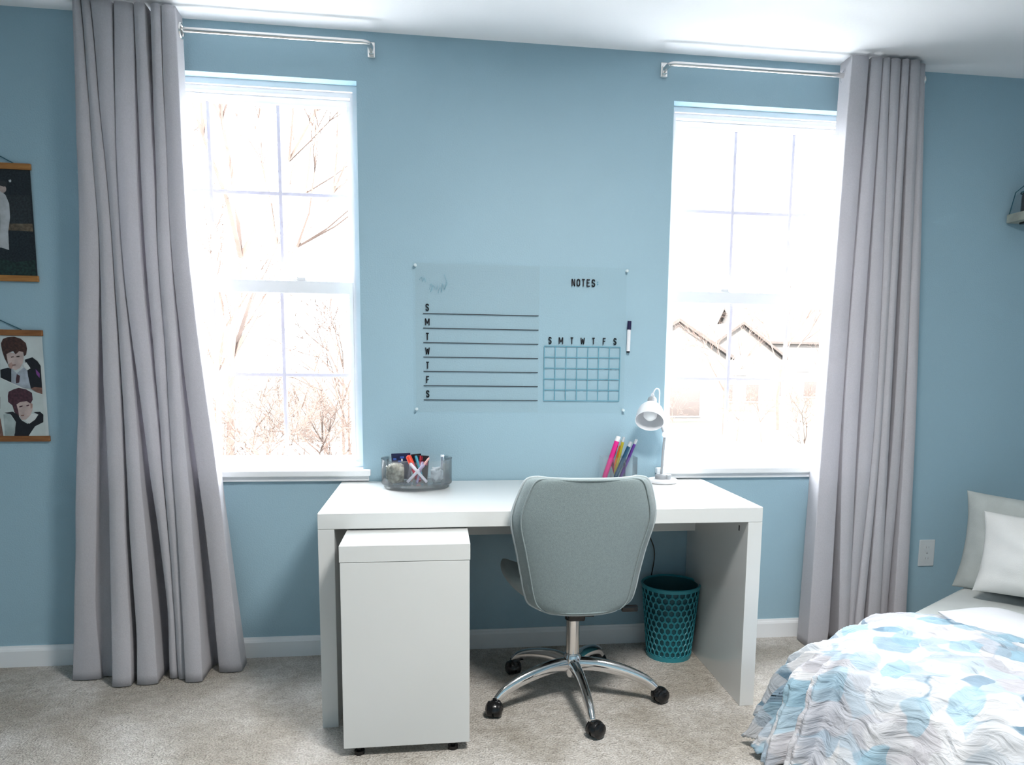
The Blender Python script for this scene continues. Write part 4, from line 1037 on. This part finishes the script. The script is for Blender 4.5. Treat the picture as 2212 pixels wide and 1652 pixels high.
for i in range(14):
    y = 11+i*.8; sl = rnd.uniform(-.30, -.10); x = .446+sl*(y+3.156)
    plant('bare_shrub', 'bare twiggy shrub in the undergrowth seen through the left window', 'shrub', SH[i % 2], x, y, rnd.uniform(.8, 1.25), rnd.uniform(0, 6), 'shrubs outside the left window')
for x, y, s, v in ((17.2, 40, .7, 0), (22, 43, .8, 2), (27, 47, .8, 1), (13.6, 45, .5, 0)):
    plant('bare_tree', 'bare leafless tree among the far houses seen through the right window', 'tree', T1[v], x, y, s, rnd.uniform(0, 6), 'trees outside the right window')
for x, y in ((15.6, 33.5), (17.6, 35.5), (19.4, 34), (16.6, 36.5)):
    plant('bare_shrub', 'bare twiggy shrub across the road seen through the right window', 'shrub', SH[rnd.randint(0, 1)], x, y, .9, rnd.uniform(0, 6), 'shrubs across the road')
plant('bare_tree', 'slim young bare tree on the verge seen through the right window', 'tree', T1[1], 12.3, 34.5, .42, 1, None)
plant('bare_tree', 'small sapling on the lawn near the bottom right pane of the right window', 'tree', T1[0], 11.9, 19.5, .33, 2, None)

def house(label, x, y, w, d, h, rh, gable_x, windows, extra=None):
    t = thing('house', label, 'house', (x, y, GZ))
    bm = bmesh.new(); box(bm, (x-w/2, y-d/2, GZ), (x+w/2, y+d/2, GZ+h))
    if gable_x:                                                    # gable facing the street
        A = [bm.verts.new((x-w/2, y-d/2, GZ+h)), bm.verts.new((x+w/2, y-d/2, GZ+h)), bm.verts.new((x, y-d/2, GZ+h+rh))]; bm.faces.new(A)
    else:
        for s_ in (-1, 1):
            bm.faces.new([bm.verts.new((x+s_*w/2, y-d/2, GZ+h)), bm.verts.new((x+s_*w/2, y+d/2, GZ+h)), bm.verts.new((x+s_*w/2, y, GZ+h+rh))])
    link('walls', bm, M['siding'], t)
    bm = bmesh.new(); o = .4
    if gable_x:
        for s in (-1, 1):
            q = [(x, y-d/2-o, GZ+h+rh), (x+s*(w/2+o), y-d/2-o, GZ+h-.2), (x+s*(w/2+o), y+d/2+o, GZ+h-.2), (x, y+d/2+o, GZ+h+rh)]
            a_ = [bm.verts.new(p) for p in q]; b_ = [bm.verts.new((p[0], p[1], p[2]+.25)) for p in q]
            bm.faces.new(a_); bm.faces.new(b_[::-1])
            for i in range(4): bm.faces.new((a_[i], a_[(i+1) % 4], b_[(i+1) % 4], b_[i]))
    else:
        for s in (-1, 1):
            q = [(x-w/2-o, y, GZ+h+rh), (x-w/2-o, y+s*(d/2+o), GZ+h-.2), (x+w/2+o, y+s*(d/2+o), GZ+h-.2), (x+w/2+o, y, GZ+h+rh)]
            a_ = [bm.verts.new(p) for p in q]; b_ = [bm.verts.new((p[0], p[1], p[2]+.25)) for p in q]
            bm.faces.new(a_); bm.faces.new(b_[::-1])
            for i in range(4): bm.faces.new((a_[i], a_[(i+1) % 4], b_[(i+1) % 4], b_[i]))
    link('roof', bm, M['roof'], t)
    for wx, wz, ww, wh in windows:
        bm = bmesh.new(); box(bm, (x+wx-ww/2-.1, y-d/2-.08, GZ+wz-.1), (x+wx+ww/2+.1, y-d/2+.02, GZ+wz+wh+.1)); f_ = link('window', bm, M['trim'], t)
        bm = bmesh.new(); box(bm, (x+wx-ww/2, y-d/2-.1, GZ+wz), (x+wx+ww/2, y-d/2-.06, GZ+wz+wh)); link('pane', bm, M['hwin'], f_)
house('two-storey gabled house at the left of the right window view', 17.2, 54, 7.5, 9, 4.6, 2.4, True, [(-2, .8, 1.4, 1.6), (.5, .4, 2.6, 2.0), (-1.2, 3.4, 1.2, 1.2)])
house('pale house with a low gabled wing in the middle of the right window view', 26.8, 66, 7.6, 9, 4.7, 2.8, True, [(-1.2, .8, 1.2, 1.5), (1.2, .8, 1.2, 1.5), (0, 3.2, 1.0, 1.2)])
house('wide house with long brown roof seen in the centre of the right window', 39.6, 80, 14, 9, 6.4, 3.6, False, [(-3.4, 3.4, 1.3, 1.4), (0, 3.4, 1.3, 1.4), (3.2, 3.4, 1.3, 1.4), (-3, .6, 1.6, 1.8), (1.5, .6, 2.6, 1.8)])
